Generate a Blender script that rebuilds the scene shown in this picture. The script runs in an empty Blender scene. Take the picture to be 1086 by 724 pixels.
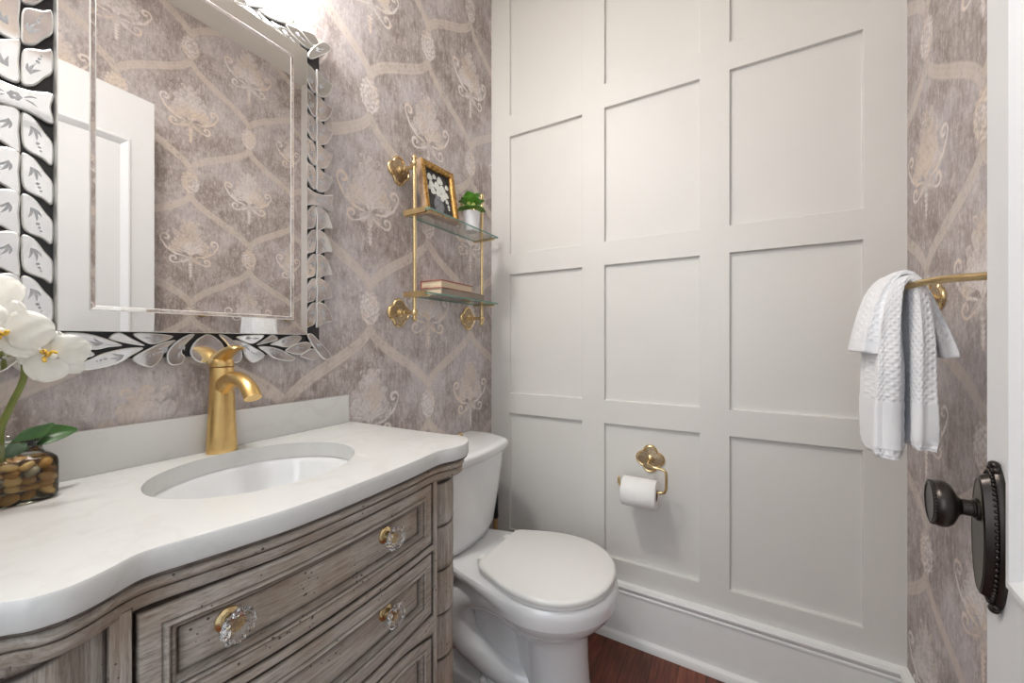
import bpy, bmesh, math, random
import numpy as np
from mathutils import Vector, Matrix
random.seed(7)
PI = math.pi
sc = bpy.context.scene
COL = sc.collection

# ------------------------------------------------------------------ camera, world, lights, exposure
H = 1.087
cam_d = bpy.data.cameras.new('camera'); cam = bpy.data.objects.new('camera', cam_d); COL.objects.link(cam)
cam_d.sensor_width = 36.0; cam_d.lens = 412.0 / 1086.0 * 36.0
cam_d.clip_start = 0.01
cam.location = (0, 0, H); cam.rotation_euler = (PI / 2, 0, math.radians(29.9))
sc.camera = cam
sc.view_settings.view_transform = 'Standard'
sc.view_settings.look = 'None'
sc.view_settings.gamma = 1.0
sc.view_settings.use_curve_mapping = False
sc.view_settings.exposure = 0.32

w = bpy.data.worlds.new('ambient_fill'); sc.world = w; w.use_nodes = True  # uniform ambient fill standing in for light from the hallway
w.node_tree.nodes['Background'].inputs[0].default_value = (0.86, 0.93, 1.0, 1)
w.node_tree.nodes['Background'].inputs[1].default_value = 0.62

def area(name, loc, rot, sx, sy, power, col):
    l = bpy.data.lights.new(name, 'AREA'); l.shape = 'RECTANGLE'; l.size = sx; l.size_y = sy
    l.energy = power; l.color = col
    o = bpy.data.objects.new(name, l); COL.objects.link(o); o.location = loc; o.rotation_euler = rot
    return o
area('added_key_light', (-0.72, 0.12, 2.57), (0, 0, 0), 0.16, 0.16, 11.0, (1.0, 0.985, 0.96))  # added unseen lamp; strengthens shadows roughly along the vanity light's direction
area('hall_fill_light', (-0.15, -1.3, 1.5), (math.radians(84), 0, 0), 1.3, 1.6, 11.0, (0.88, 0.94, 1.0))  # added fill panel beyond the doorway; no real window there

# ------------------------------------------------------------------ helpers
def lin(c):
    c = c / 255.0
    return c / 12.92 if c <= 0.04045 else ((c + 0.055) / 1.055) ** 2.4
def rgb(r, g, b): return (lin(r), lin(g), lin(b), 1.0)

class NT:
    def __init__(s, name):
        s.m = bpy.data.materials.new(name); s.m.use_nodes = True
        s.t = s.m.node_tree; s.b = s.t.nodes['Principled BSDF']
    def n(s, typ, **kw):
        x = s.t.nodes.new(typ)
        for k, v in kw.items():
            if k.startswith('i_'):
                key = k[2:]
                x.inputs[int(key) if key.isdigit() else key].default_value = v
            else: setattr(x, k, v)
        return x
    def l(s, a, b): s.t.links.new(a, b)
    def coords(s, scale=(1, 1, 1)):
        tc = s.n('ShaderNodeTexCoord'); mp = s.n('ShaderNodeMapping'); mp.inputs['Scale'].default_value = scale
        s.l(tc.outputs['Object'], mp.inputs[0]); return mp.outputs[0]
    def noise(s, vec, scale, detail=4, rough=0.55):
        x = s.n('ShaderNodeTexNoise'); x.inputs['Scale'].default_value = scale
        x.inputs['Detail'].default_value = detail; x.inputs['Roughness'].default_value = rough
        s.l(vec, x.inputs['Vector']); return x.outputs['Fac']
    def ramp(s, fac, stops):
        x = s.n('ShaderNodeValToRGB'); e = x.color_ramp.elements
        e[0].position, e[0].color = stops[0]; e[1].position, e[1].color = stops[-1]
        for p, c in stops[1:-1]:
            k = e.new(p); k.color = c
        s.l(fac, x.inputs[0]); return x.outputs[0]
    def mix(s, fac, a, b, mode='MIX'):
        x = s.n('ShaderNodeMix', data_type='RGBA', blend_type=mode)
        for v, i in ((fac, 0), (a, 6), (b, 7)):
            if hasattr(v, 'is_linked'): s.l(v, x.inputs[i])
            else: x.inputs[i].default_value = v
        return x.outputs[2]
    def math(s, op, a, b=0.0, clamp=False):
        x = s.n('ShaderNodeMath', operation=op); x.use_clamp = clamp
        for v, i in ((a, 0), (b, 1)):
            if hasattr(v, 'is_linked'): s.l(v, x.inputs[i])
            else: x.inputs[i].default_value = v
        return x.outputs[0]
    def bump(s, h, strength, dist=0.001):
        x = s.n('ShaderNodeBump'); x.inputs['Strength'].default_value = strength; x.inputs['Distance'].default_value = dist
        s.l(h, x.inputs['Height']); s.l(x.outputs[0], s.b.inputs['Normal'])
    def p(s, **kw):
        for k, v in kw.items():
            s.b.inputs[k.replace('_', ' ')].default_value = v
        return s

def simple(name, col, rough=0.5, metal=0.0, var=0.06, vscale=30, bump=0.0, bscale=200, coat=0.0, **kw):
    m = NT(name); m.p(Roughness=rough, Metallic=metal)
    if coat: m.b.inputs['Coat Weight'].default_value = coat; m.b.inputs['Coat Roughness'].default_value = 0.05
    v = m.coords(); f = m.noise(v, vscale)
    d = tuple(c * (1 - var) for c in col[:3]) + (1,); u = tuple(min(1, c * (1 + var)) for c in col[:3]) + (1,)
    m.l(m.ramp(f, [(0.3, d), (0.7, u)]), m.b.inputs['Base Color'])
    if bump: m.bump(m.noise(v, bscale, 2), bump)
    for k, x in kw.items(): m.b.inputs[k.replace('_', ' ')].default_value = x
    return m.m

M = {}
M['panel'] = simple('painted_panelling', rgb(222, 220, 216), 0.45, var=0.012, vscale=6)
M['trimwhite'] = simple('painted_trim', rgb(236, 236, 234), 0.35, var=0.01)
M['doorwhite'] = simple('painted_door', rgb(228, 229, 231), 0.4, var=0.01, vscale=8)
M['ceil'] = simple('ceiling_paint', rgb(232, 228, 220), 0.9, var=0.01)
M['porcelain'] = simple('glazed_porcelain', rgb(236, 237, 238), 0.08, var=0.004, coat=0.5)
M['seatplastic'] = simple('seat_plastic', rgb(233, 232, 229), 0.28, var=0.006)
M['gold'] = simple('brushed_gold', rgb(226, 192, 130), 0.3, 1.0, var=0.06, vscale=60)
M['brass'] = simple('polished_brass', rgb(224, 200, 152), 0.24, 1.0, var=0.12, vscale=50)
M['antique'] = simple('antique_brass', rgb(176, 156, 130), 0.4, 1.0, var=0.35, vscale=160, bump=0.5, bscale=300)
M['bronze'] = simple('oil_rubbed_bronze', rgb(62, 57, 54), 0.3, 0.85, var=0.12, vscale=40)
M['bronzeflat'] = simple('worn_bronze_plate', rgb(104, 98, 88), 0.42, 0.7, var=0.06, vscale=60)
M['black'] = simple('mirror_backing_black', rgb(40, 36, 38), 0.35, var=0.2, vscale=40)
M['paper'] = simple('tissue_paper', rgb(240, 239, 237), 0.95, var=0.01, bump=0.25, bscale=400)
M['hem'] = simple('cotton_hem', rgb(243, 244, 247), 0.95, var=0.01, bump=0.4, bscale=500)
M['card'] = simple('cardboard_core', rgb(150, 118, 88), 0.9)
M['chrome'] = simple('polished_chrome', rgb(225, 226, 228), 0.08, 1.0, var=0.01)
M['page'] = simple('book_pages', rgb(214, 196, 170), 0.9, var=0.08, vscale=300)
M['red'] = simple('faded_red_cloth', rgb(176, 92, 84), 0.8, var=0.1)
M['greycloth'] = simple('grey_brown_cloth', rgb(150, 136, 124), 0.85, var=0.1)
M['potwhite'] = simple('matte_white_ceramic', rgb(232, 232, 234), 0.45, var=0.01)
M['leaf'] = simple('succulent_leaf', rgb(104, 158, 62), 0.4, var=0.3, vscale=40)
M['leafcentre'] = simple('succulent_centre', rgb(170, 178, 96), 0.5, var=0.2, vscale=60)
M['orchidleaf'] = simple('orchid_leaf', rgb(48, 84, 36), 0.28, var=0.3, vscale=25)
M['stem'] = simple('orchid_stem', rgb(122, 132, 62), 0.45, var=0.2, vscale=50)
M['lip'] = simple('orchid_lip_yellow', rgb(232, 190, 70), 0.5, var=0.2, vscale=150)
M['lipdark'] = simple('orchid_lip_speck', rgb(150, 110, 70), 0.6)
M['soil'] = simple('potting_soil', rgb(70, 52, 40), 0.95, var=0.4, vscale=200)
M['wooddark'] = simple('varnished_handle', rgb(176, 140, 98), 0.4, var=0.1)
M['rubber'] = simple('black_rubber', rgb(30, 29, 30), 0.5)
M['artblack'] = simple('art_black_ground', rgb(42, 40, 42), 0.5, var=0.25, vscale=80)
M['artwhite'] = simple('art_white_blossom', rgb(225, 226, 220), 0.7, var=0.12, vscale=200)
M['artgrey'] = simple('art_grey_vase', rgb(130, 130, 135), 0.6, var=0.4, vscale=120)
M['frame_wood'] = simple('frame_raw_wood', rgb(176, 150, 128), 0.75, var=0.25, vscale=40)

def petal_mat():
    m = NT('orchid_petal'); m.p(Roughness=0.45)
    m.b.inputs['Subsurface Weight'].default_value = 0.25
    m.b.inputs['Subsurface Radius'].default_value = (0.01, 0.01, 0.008)
    f = m.noise(m.coords((1, 1, 1)), 60)
    m.l(m.ramp(f, [(0.3, rgb(238, 236, 226)), (0.7, rgb(250, 249, 243))]), m.b.inputs['Base Color'])
    return m.m
M['petal'] = petal_mat()

def frame_gold():
    m = NT('distressed_gold_leaf'); m.p(Roughness=0.4, Metallic=0.75)
    f = m.noise(m.coords(), 90, 6, 0.7)
    m.l(m.ramp(f, [(0.35, rgb(110, 74, 40)), (0.5, rgb(176, 136, 76)), (0.7, rgb(214, 178, 112))]), m.b.inputs['Base Color'])
    m.bump(f, 0.4); return m.m
M['goldleaf'] = frame_gold()

def quartz():
    m = NT('white_quartz'); m.p(Roughness=0.22)
    v = m.coords((1, 1, 1)); n1 = m.noise(v, 5, 6, 0.6)
    a = m.math('ABSOLUTE', m.math('SUBTRACT', n1, 0.5)); a = m.math('MULTIPLY', a, 28, True)
    fac = m.math('MULTIPLY', m.math('SUBTRACT', 1.0, a, True), m.noise(v, 11, 2))
    m.l(m.mix(fac, rgb(214, 214, 212), rgb(206, 205, 202)), m.b.inputs['Base Color']); return m.m
M['quartz'] = quartz()

def wood(name, direction):
    # antiqued grey-beige paint glaze over carved wood; attribute "glaze" = umber glaze wiped into the carving
    m = NT(name); m.p(Roughness=0.55)
    s = {'y': (14, 1.2, 22), 'z': (22, 22, 1.2), 'x': (1.2, 14, 22)}[direction]
    v = m.coords(s); g = m.noise(v, 9, 8, 0.72); g2 = m.noise(v, 30, 4, 0.7)
    base = m.ramp(g, [(0.30, rgb(134, 123, 112)), (0.45, rgb(172, 164, 154)), (0.58, rgb(192, 185, 176)), (0.75, rgb(210, 204, 196))])
    fine = m.ramp(g2, [(0.36, rgb(172, 160, 147)), (0.5, (1, 1, 1, 1))])
    base = m.mix(0.55, base, fine, 'MULTIPLY')
    vo = m.coords((1, 1, 1)); warm = m.noise(vo, 8, 3)
    base = m.mix(m.ramp(warm, [(0.47, (0, 0, 0, 1)), (0.70, (0.55, 0.55, 0.55, 1))]), base, rgb(146, 120, 94))
    sp = m.n('ShaderNodeTexVoronoi'); sp.inputs['Scale'].default_value = 120
    m.l(vo, sp.inputs['Vector'])
    spk = m.math('LESS_THAN', sp.outputs['Distance'], m.math('MULTIPLY', m.ramp(m.noise(vo, 22, 2), [(0.46, (0, 0, 0, 1)), (0.66, (1, 1, 1, 1))]), 0.23))
    base = m.mix(m.math('MULTIPLY', spk, 0.85), base, rgb(52, 38, 30))
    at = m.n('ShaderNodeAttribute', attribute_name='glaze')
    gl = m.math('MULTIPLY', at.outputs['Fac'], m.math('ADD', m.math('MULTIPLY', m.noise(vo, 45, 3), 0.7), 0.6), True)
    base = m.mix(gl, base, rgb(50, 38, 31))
    m.l(base, m.b.inputs['Base Color']); m.bump(g, 0.35); return m.m
M['wood_y'] = wood('antiqued_wood_across', 'y')
M['wood_z'] = wood('antiqued_wood_upright', 'z')

def floor_mat():
    m = NT('cherry_strip_floor'); m.p(Roughness=0.3)
    tc = m.n('ShaderNodeTexCoord'); mp = m.n('ShaderNodeMapping'); mp.inputs['Rotation'].default_value = (0, 0, PI / 2)
    m.l(tc.outputs['Object'], mp.inputs[0])
    b = m.n('ShaderNodeTexBrick'); b.offset = 0.37
    b.inputs['Scale'].default_value = 1.0; b.inputs['Brick Width'].default_value = 0.75; b.inputs['Row Height'].default_value = 0.082
    b.inputs['Mortar Size'].default_value = 0.0012; b.inputs['Mortar Smooth'].default_value = 0.3
    b.inputs['Color1'].default_value = (0.2, 0.2, 0.2, 1); b.inputs['Color2'].default_value = (0.9, 0.9, 0.9, 1); b.inputs['Mortar'].default_value = (0, 0, 0, 1)
    m.l(mp.outputs[0], b.inputs['Vector'])
    g = m.noise(m.coords((26, 2.2, 1)), 3.5, 8, 0.7)
    col = m.ramp(g, [(0.3, rgb(74, 34, 22)), (0.5, rgb(120, 62, 42)), (0.72, rgb(152, 88, 62))])
    tint = m.ramp(b.outputs['Color'], [(0.1, rgb(200, 190, 186)), (0.9, (1, 1, 1, 1))])
    col = m.mix(1.0, col, tint, 'MULTIPLY')
    col = m.mix(m.math('MULTIPLY', b.outputs['Fac'], 0.85), col, rgb(36, 14, 10))
    m.l(col, m.b.inputs['Base Color']); m.bump(g, 0.1); return m.m
M['floor'] = floor_mat()

def wallpaper():
    m = NT('damask_wallpaper'); m.p(Roughness=0.55)
    st = m.coords((1, 17, 4.5)); so = m.coords((1, 1, 1)); md = m.coords((1, 12, 5))
    n1 = m.noise(so, 4.5, 5, 0.6); n2 = m.noise(st, 5, 6, 0.72); n3 = m.noise(md, 9, 8, 0.8)
    base = m.ramp(n2, [(0.38, rgb(135, 122, 118)), (0.5, rgb(169, 157, 152)), (0.62, rgb(199, 191, 190))])
    patch = m.ramp(n1, [(0.40, rgb(145, 130, 120)), (0.5, rgb(172, 160, 156)), (0.60, rgb(212, 206, 211))])
    base = m.mix(0.5, base, patch)
    blot = m.ramp(m.noise(so, 13, 8, 0.78), [(0.47, (0, 0, 0, 1)), (0.60, (1, 1, 1, 1))]); base = m.mix(m.math('MULTIPLY', blot, 0.42), base, rgb(223, 216, 216))
    fl = m.ramp(n3, [(0.53, (0, 0, 0, 1)), (0.585, (1, 1, 1, 1))])
    base = m.mix(m.math('MULTIPLY', fl, 0.6), base, rgb(221, 212, 209))
    dk = m.ramp(m.noise(md, 17, 8, 0.85), [(0.40, (1, 1, 1, 1)), (0.455, (0, 0, 0, 1))])
    base = m.mix(m.math('MULTIPLY', dk, 0.5), base, rgb(131, 117, 113))
    at = m.n('ShaderNodeAttribute', attribute_name='pattern'); sep = m.n('ShaderNodeSeparateColor')
    m.l(at.outputs['Color'], sep.inputs[0])
    wear = m.ramp(m.math('MULTIPLY', m.math('ADD', m.noise(so, 90, 6, 0.75), m.noise(so, 22, 4, 0.7)), 0.5), [(0.40, (0.35, 0.35, 0.35, 1)), (0.50, (1, 1, 1, 1))])
    rib = m.mix(m.noise(m.coords((1, 8, 8)), 3, 3), rgb(214, 200, 186), rgb(222, 213, 206))
    base = m.mix(m.math('MULTIPLY', m.math('MULTIPLY', sep.outputs[0], 0.8), wear), base, rib)
    mot = m.mix(m.ramp(m.noise(so, 9, 2), [(0.45, (0, 0, 0, 1)), (0.6, (1, 1, 1, 1))]), rgb(236, 229, 227), rgb(230, 214, 198))
    base = m.mix(m.math('MULTIPLY', m.math('MULTIPLY', sep.outputs[1], 1.35, True), wear), base, mot)
    base = m.mix(m.math('MULTIPLY', sep.outputs[2], 0.62), base, rgb(150, 138, 133))
    m.l(base, m.b.inputs['Base Color'])
    hh = m.math('ADD', m.math('MULTIPLY', sep.outputs[1], 0.8), n3)
    m.bump(hh, 0.25, 0.0006); return m.m
M['wallpaper'] = wallpaper()

def mirror_mat(name, col, rough, var=0.0):
    m = NT(name); m.p(Metallic=1.0, Roughness=rough)
    f = m.noise(m.coords(), 20, 3)
    m.l(m.ramp(f, [(0.3, tuple(c * (1 - var) for c in col[:3]) + (1,)), (0.7, col)]), m.b.inputs['Base Color']); return m.m
M['mirror'] = mirror_mat('silvered_mirror', (0.87, 0.865, 0.85, 1), 0.0)
M['mirrorcut'] = mirror_mat('bevelled_mirror_leaf', (0.84, 0.84, 0.84, 1), 0.06, 0.05)
M['mirroredge'] = simple('ground_mirror_edge', rgb(232, 232, 230), 0.35, 0.6, var=0.02)
M['etch'] = simple('etched_frosted_grey', rgb(186, 188, 192), 0.6, 0.3, var=0.08, vscale=120)

def thin_glass(name, tint, refl=1.0):
    m = bpy.data.materials.new(name); m.use_nodes = True; t = m.node_tree
    for n in list(t.nodes): t.nodes.remove(n)
    o = t.nodes.new('ShaderNodeOutputMaterial'); mx = t.nodes.new('ShaderNodeMixShader')
    tr = t.nodes.new('ShaderNodeBsdfTransparent'); gl = t.nodes.new('ShaderNodeBsdfGlossy'); fr = t.nodes.new('ShaderNodeFresnel')
    tr.inputs[0].default_value = tint; gl.inputs['Roughness'].default_value = 0.02; fr.inputs[0].default_value = 1.4
    mu = t.nodes.new('ShaderNodeMath'); mu.operation = 'MULTIPLY'; mu.inputs[1].default_value = refl
    t.links.new(fr.outputs[0], mu.inputs[0]); t.links.new(mu.outputs[0], mx.inputs[0])
    t.links.new(tr.outputs[0], mx.inputs[1]); t.links.new(gl.outputs[0], mx.inputs[2]); t.links.new(mx.outputs[0], o.inputs[0])
    return m
M['shelfglass'] = thin_glass('clear_shelf_glass', (0.975, 0.99, 0.98, 1), 0.4)
M['jarglass'] = thin_glass('clear_jar_glass', (0.93, 0.95, 0.94, 1), 1.3)
M['water'] = thin_glass('tinted_water', (0.93, 0.88, 0.76, 1), 0.3)
M['glassedge'] = simple('green_glass_edge', rgb(110, 150, 138), 0.15, var=0.15, vscale=20)
def crystal():
    m = NT('cut_crystal'); m.p(Roughness=0.0, IOR=1.5); m.b.inputs['Transmission Weight'].default_value = 1.0
    m.b.inputs['Base Color'].default_value = (1, 1, 1, 1)
    m.b.inputs['Coat Weight'].default_value = 0.3
    return m.m
M['crystal'] = crystal()
def emis(name, col, s):
    m = NT(name); m.b.inputs['Emission Color'].default_value = col; m.b.inputs['Emission Strength'].default_value = s
    m.b.inputs['Base Color'].default_value = (0.9, 0.9, 0.88, 1); return m.m
M['shade'] = emis('lit_opal_glass', (1.0, 0.96, 0.92, 1), 11.0)

def pebble_mat(name, c1, c2):
    m = NT(name); m.p(Roughness=0.25)
    f = m.noise(m.coords(), 70, 4); m.l(m.ramp(f, [(0.3, c1), (0.7, c2)]), m.b.inputs['Base Color']); return m.m
PEB = [pebble_mat('amber_pebble', rgb(150, 104, 52), rgb(206, 164, 96)), pebble_mat('tan_pebble', rgb(206, 168, 104), rgb(236, 208, 150)),
       pebble_mat('brown_pebble', rgb(104, 74, 44), rgb(160, 116, 70)), pebble_mat('grey_pebble', rgb(150, 146, 136), rgb(190, 184, 172))]

def towel_mat():
    m = NT('white_textured_cotton'); m.p(Roughness=0.95); m.b.inputs['Sheen Weight'].default_value = 0.3
    m.b.inputs['Base Color'].default_value = rgb(246, 247, 250)
    at = m.n('ShaderNodeAttribute', attribute_name='towel_uv', attribute_type='GEOMETRY')
    mp = m.n('ShaderNodeMapping'); mp.inputs['Scale'].default_value = (1, 1, 1); m.l(at.outputs['Vector'], mp.inputs[0])
    w1 = m.n('ShaderNodeTexWave', wave_type='BANDS', bands_direction='DIAGONAL'); w1.inputs['Scale'].default_value = 45; w1.inputs['Distortion'].default_value = 0.6
    m.l(mp.outputs[0], w1.inputs['Vector'])
    mp2 = m.n('ShaderNodeMapping'); mp2.inputs['Scale'].default_value = (1, -1, -1); m.l(at.outputs['Vector'], mp2.inputs[0])
    w2 = m.n('ShaderNodeTexWave', wave_type='BANDS', bands_direction='DIAGONAL'); w2.inputs['Scale'].default_value = 45
    mp3 = m.n('ShaderNodeMapping'); mp3.inputs['Rotation'].default_value = (0, 0, PI / 2); m.l(at.outputs['Vector'], mp3.inputs[0]); m.l(mp3.outputs[0], w2.inputs['Vector'])
    h = m.math('ADD', m.math('MULTIPLY', w1.outputs['Fac'], w2.outputs['Fac']), m.math('MULTIPLY', m.noise(m.coords(), 500, 2), 0.35))
    m.bump(h, 0.65, 0.002); return m.m
M['towel'] = towel_mat()

class MB:
    """collects geometry for ONE mesh object"""
    def __init__(s): s.v = []; s.f = []; s.m = []; s.attr = []
    def add(s, vs, fs, mi=0, at=0.0):
        k = len(s.v); s.v += [tuple(p) for p in vs]; s.f += [tuple(i + k for i in f) for f in fs]
        s.m += [mi] * len(fs) if not isinstance(mi, list) else mi
        s.attr += [at] * len(vs) if not isinstance(at, (list, np.ndarray)) else list(at)
        return s
    def box(s, a, b, mi=0, bev=0.0):
        x0, y0, z0 = a; x1, y1, z1 = b
        if bev <= 0:
            vs = [(x, y, z) for x in (x0, x1) for y in (y0, y1) for z in (z0, z1)]
            return s.add(vs, [(0, 1, 3, 2), (4, 6, 7, 5), (0, 4, 5, 1), (2, 3, 7, 6), (0, 2, 6, 4), (1, 5, 7, 3)], mi)
        bm = bmesh.new(); bmesh.ops.create_cube(bm, size=1)
        for v in bm.verts: v.co = ((x0 + x1) / 2 + v.co.x * (x1 - x0), (y0 + y1) / 2 + v.co.y * (y1 - y0), (z0 + z1) / 2 + v.co.z * (z1 - z0))
        bmesh.ops.bevel(bm, geom=bm.edges[:], offset=bev, segments=2, affect='EDGES', profile=0.6)
        bm.verts.index_update()
        s.add([v.co[:] for v in bm.verts], [[v.index for v in f.verts] for f in bm.faces], mi); bm.free(); return s
    def loft(s, rings, mi=0, caps=(True, True), closed=True, at=None):
        n = len(rings[0]); vs = [p for r in rings for p in r]; fs = []
        for i in range(len(rings) - 1):
            for j in range(n if closed else n - 1):
                a = i * n + j; b = i * n + (j + 1) % n; fs.append((a, b, b + n, a + n))
        if caps[0]: fs.append(tuple(range(n))[::-1])
        if caps[1]: fs.append(tuple((len(rings) - 1) * n + j for j in range(n)))
        return s.add(vs, fs, mi, 0.0 if at is None else at)
    def lathe(s, prof, o=(0, 0, 0), ax=(0, 0, 1), n=24, mi=0, caps=(True, True), lobes=None):
        ax = Vector(ax).normalized(); o = Vector(o)
        u = ax.orthogonal().normalized(); w_ = ax.cross(u); rings = []
        for (r, h) in prof:
            rings.append([tuple(o + ax * h + (u * math.cos(2 * PI * j / n) + w_ * math.sin(2 * PI * j / n)) * (r * (lobes(2 * PI * j / n) if lobes else 1))) for j in range(n)])
        return s.loft(rings, mi, caps)
    def tube(s, pts, r, n=10, mi=0, caps=(True, True)):
        pts = [Vector(p) for p in pts]; rings = []
        rr = r if isinstance(r, (list, tuple)) else [r] * len(pts)
        t0 = (pts[1] - pts[0]).normalized(); u = t0.orthogonal().normalized()
        for i, p in enumerate(pts):
            t = (pts[min(i + 1, len(pts) - 1)] - pts[max(i - 1, 0)]).normalized()
            u = (u - t * u.dot(t)).normalized(); w_ = t.cross(u)
            rings.append([tuple(p + (u * math.cos(2 * PI * j / n) + w_ * math.sin(2 * PI * j / n)) * rr[i]) for j in range(n)])
        return s.loft(rings, mi, caps)
    def ball(s, c, r, mi=0, nu=16, nv=10, sc3=(1, 1, 1)):
        prof = [(r * math.sin(PI * i / nv) + 1e-5, -r * math.cos(PI * i / nv)) for i in range(nv + 1)]
        k = len(s.v); s.lathe(prof, (0, 0, 0), (0, 0, 1), nu, mi)
        for i in range(k, len(s.v)):
            p = s.v[i]; s.v[i] = (c[0] + p[0] * sc3[0], c[1] + p[1] * sc3[1], c[2] + p[2] * sc3[2])
        return s

ORG = {}
def finish(o, parent):
    COL.objects.link(o)
    if parent is not None: o.parent = parent
    ORG[o.name] = ORG[parent.name] if parent is not None else Vector((0, 0, 0))
    return o
def obj(name, mb, mats, parent=None, smooth=True, angle=40, attr=None, bevel=0.0, subsurf=0):
    me = bpy.data.meshes.new(name)
    off = ORG[parent.name] if parent is not None else Vector((0, 0, 0))
    me.from_pydata([(a - off.x, b - off.y, c - off.z) for a, b, c in mb.v], [], mb.f)
    if not isinstance(mats, (list, tuple)): mats = [mats]
    for m in mats: me.materials.append(M[m] if isinstance(m, str) else m)
    if len(mats) > 1: me.polygons.foreach_set('material_index', mb.m)
    if attr:
        a = me.attributes.new(attr, 'FLOAT', 'POINT'); a.data.foreach_set('value', [float(x) for x in mb.attr])
    bm = bmesh.new(); bm.from_mesh(me); bmesh.ops.remove_doubles(bm, verts=bm.verts, dist=1e-6)
    bmesh.ops.recalc_face_normals(bm, faces=bm.faces); bm.to_mesh(me); bm.free()
    if smooth:
        me.polygons.foreach_set('use_smooth', [True] * len(me.polygons))
        me.set_sharp_from_angle(angle=math.radians(angle))
    o = bpy.data.objects.new(name, me); finish(o, parent)
    if bevel:
        b = o.modifiers.new('bevel', 'BEVEL'); b.width = bevel; b.segments = 2; b.limit_method = 'ANGLE'; b.angle_limit = math.radians(40)
    if subsurf:
        b = o.modifiers.new('sub', 'SUBSURF'); b.levels = subsurf; b.render_levels = subsurf
    return o
def thing(name, label, cat, loc, group=None):
    o = bpy.data.objects.new(name, None); COL.objects.link(o); o.location = loc; o.empty_display_size = 0.02
    ORG[o.name] = Vector(loc); tag(o, label, cat, group); return o
def tag(o, label, cat, group=None):
    o['label'] = label; o['category'] = cat
    if group: o['group'] = group
    return o
def struct(o): o['kind'] = 'structure'; return o

def cr(pts, n=8, closed=False):
    """Catmull-Rom through pts"""
    P = [Vector(p) if len(p) == 3 else Vector((p[0], p[1], 0)) for p in pts]; out = []; L = len(P)
    rng = range(L) if closed else range(L - 1)
    for i in rng:
        if closed: a, b, c, d = P[(i - 1) % L], P[i], P[(i + 1) % L], P[(i + 2) % L]
        else: a, b, c, d = P[max(i - 1, 0)], P[i], P[i + 1], P[min(i + 2, L - 1)]
        for k in range(n):
            t = k / n
            out.append(0.5 * ((2 * b) + (c - a) * t + (2 * a - 5 * b + 4 * c - d) * t * t + (3 * b - a - 3 * c + d) * t ** 3))
    if not closed: out.append(P[-1])
    return out

# ------------------------------------------------------------------ ROOM
XL, XR, YB, YF, ZC = -0.932, 0.402, 1.44, -0.07, 2.60
# panelled end wall: one relief mesh, recessed fields between stiles and rails
def build_back():
    mb = MB(); yf, yb = YB, YB + 0.0135
    xs = [XL - 0.05, -0.840, -0.516, -0.427, -0.104, -0.016, 0.312, XR + 0.02]
    zs = [0.0, 0.282, 0.780, 0.867, 1.374, 1.463, 1.966, 2.056, ZC]
    pan = lambda i, j: (i in (1, 3, 5)) and (j in (1, 3, 5, 7))
    zs2 = zs[:]; zs2[-1] = ZC - 0.03; zs2.append(ZC)
    ny = len(zs2) - 1
    for i in range(7):
        for j in range(ny):
            y = yb if pan(i, j) else yf
            x0, x1, z0, z1 = xs[i], xs[i + 1], zs2[j], zs2[j + 1]
            mb.add([(x0, y, z0), (x1, y, z0), (x1, y, z1), (x0, y, z1)], [(0, 1, 2, 3)])
            if pan(i, j):
                c = [(x0, z0), (x1, z0), (x1, z1), (x0, z1)]
                for k in range(4):
                    (a, b), (c2, d) = c[k], c[(k + 1) % 4]
                    mb.add([(a, yf, b), (c2, yf, d), (c2, yb, d), (a, yb, b)], [(0, 1, 2, 3)])
    o = obj('wall_back', mb, 'panel', smooth=False, bevel=0.0015); struct(o)
    mb = MB(); mb.box((XL - 0.1, YB + 0.0155, -0.05), (XR + 0.12, YB + 0.12, ZC + 0.05)); struct(obj('trim_1', mb, 'panel', smooth=False))
build_back()

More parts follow.
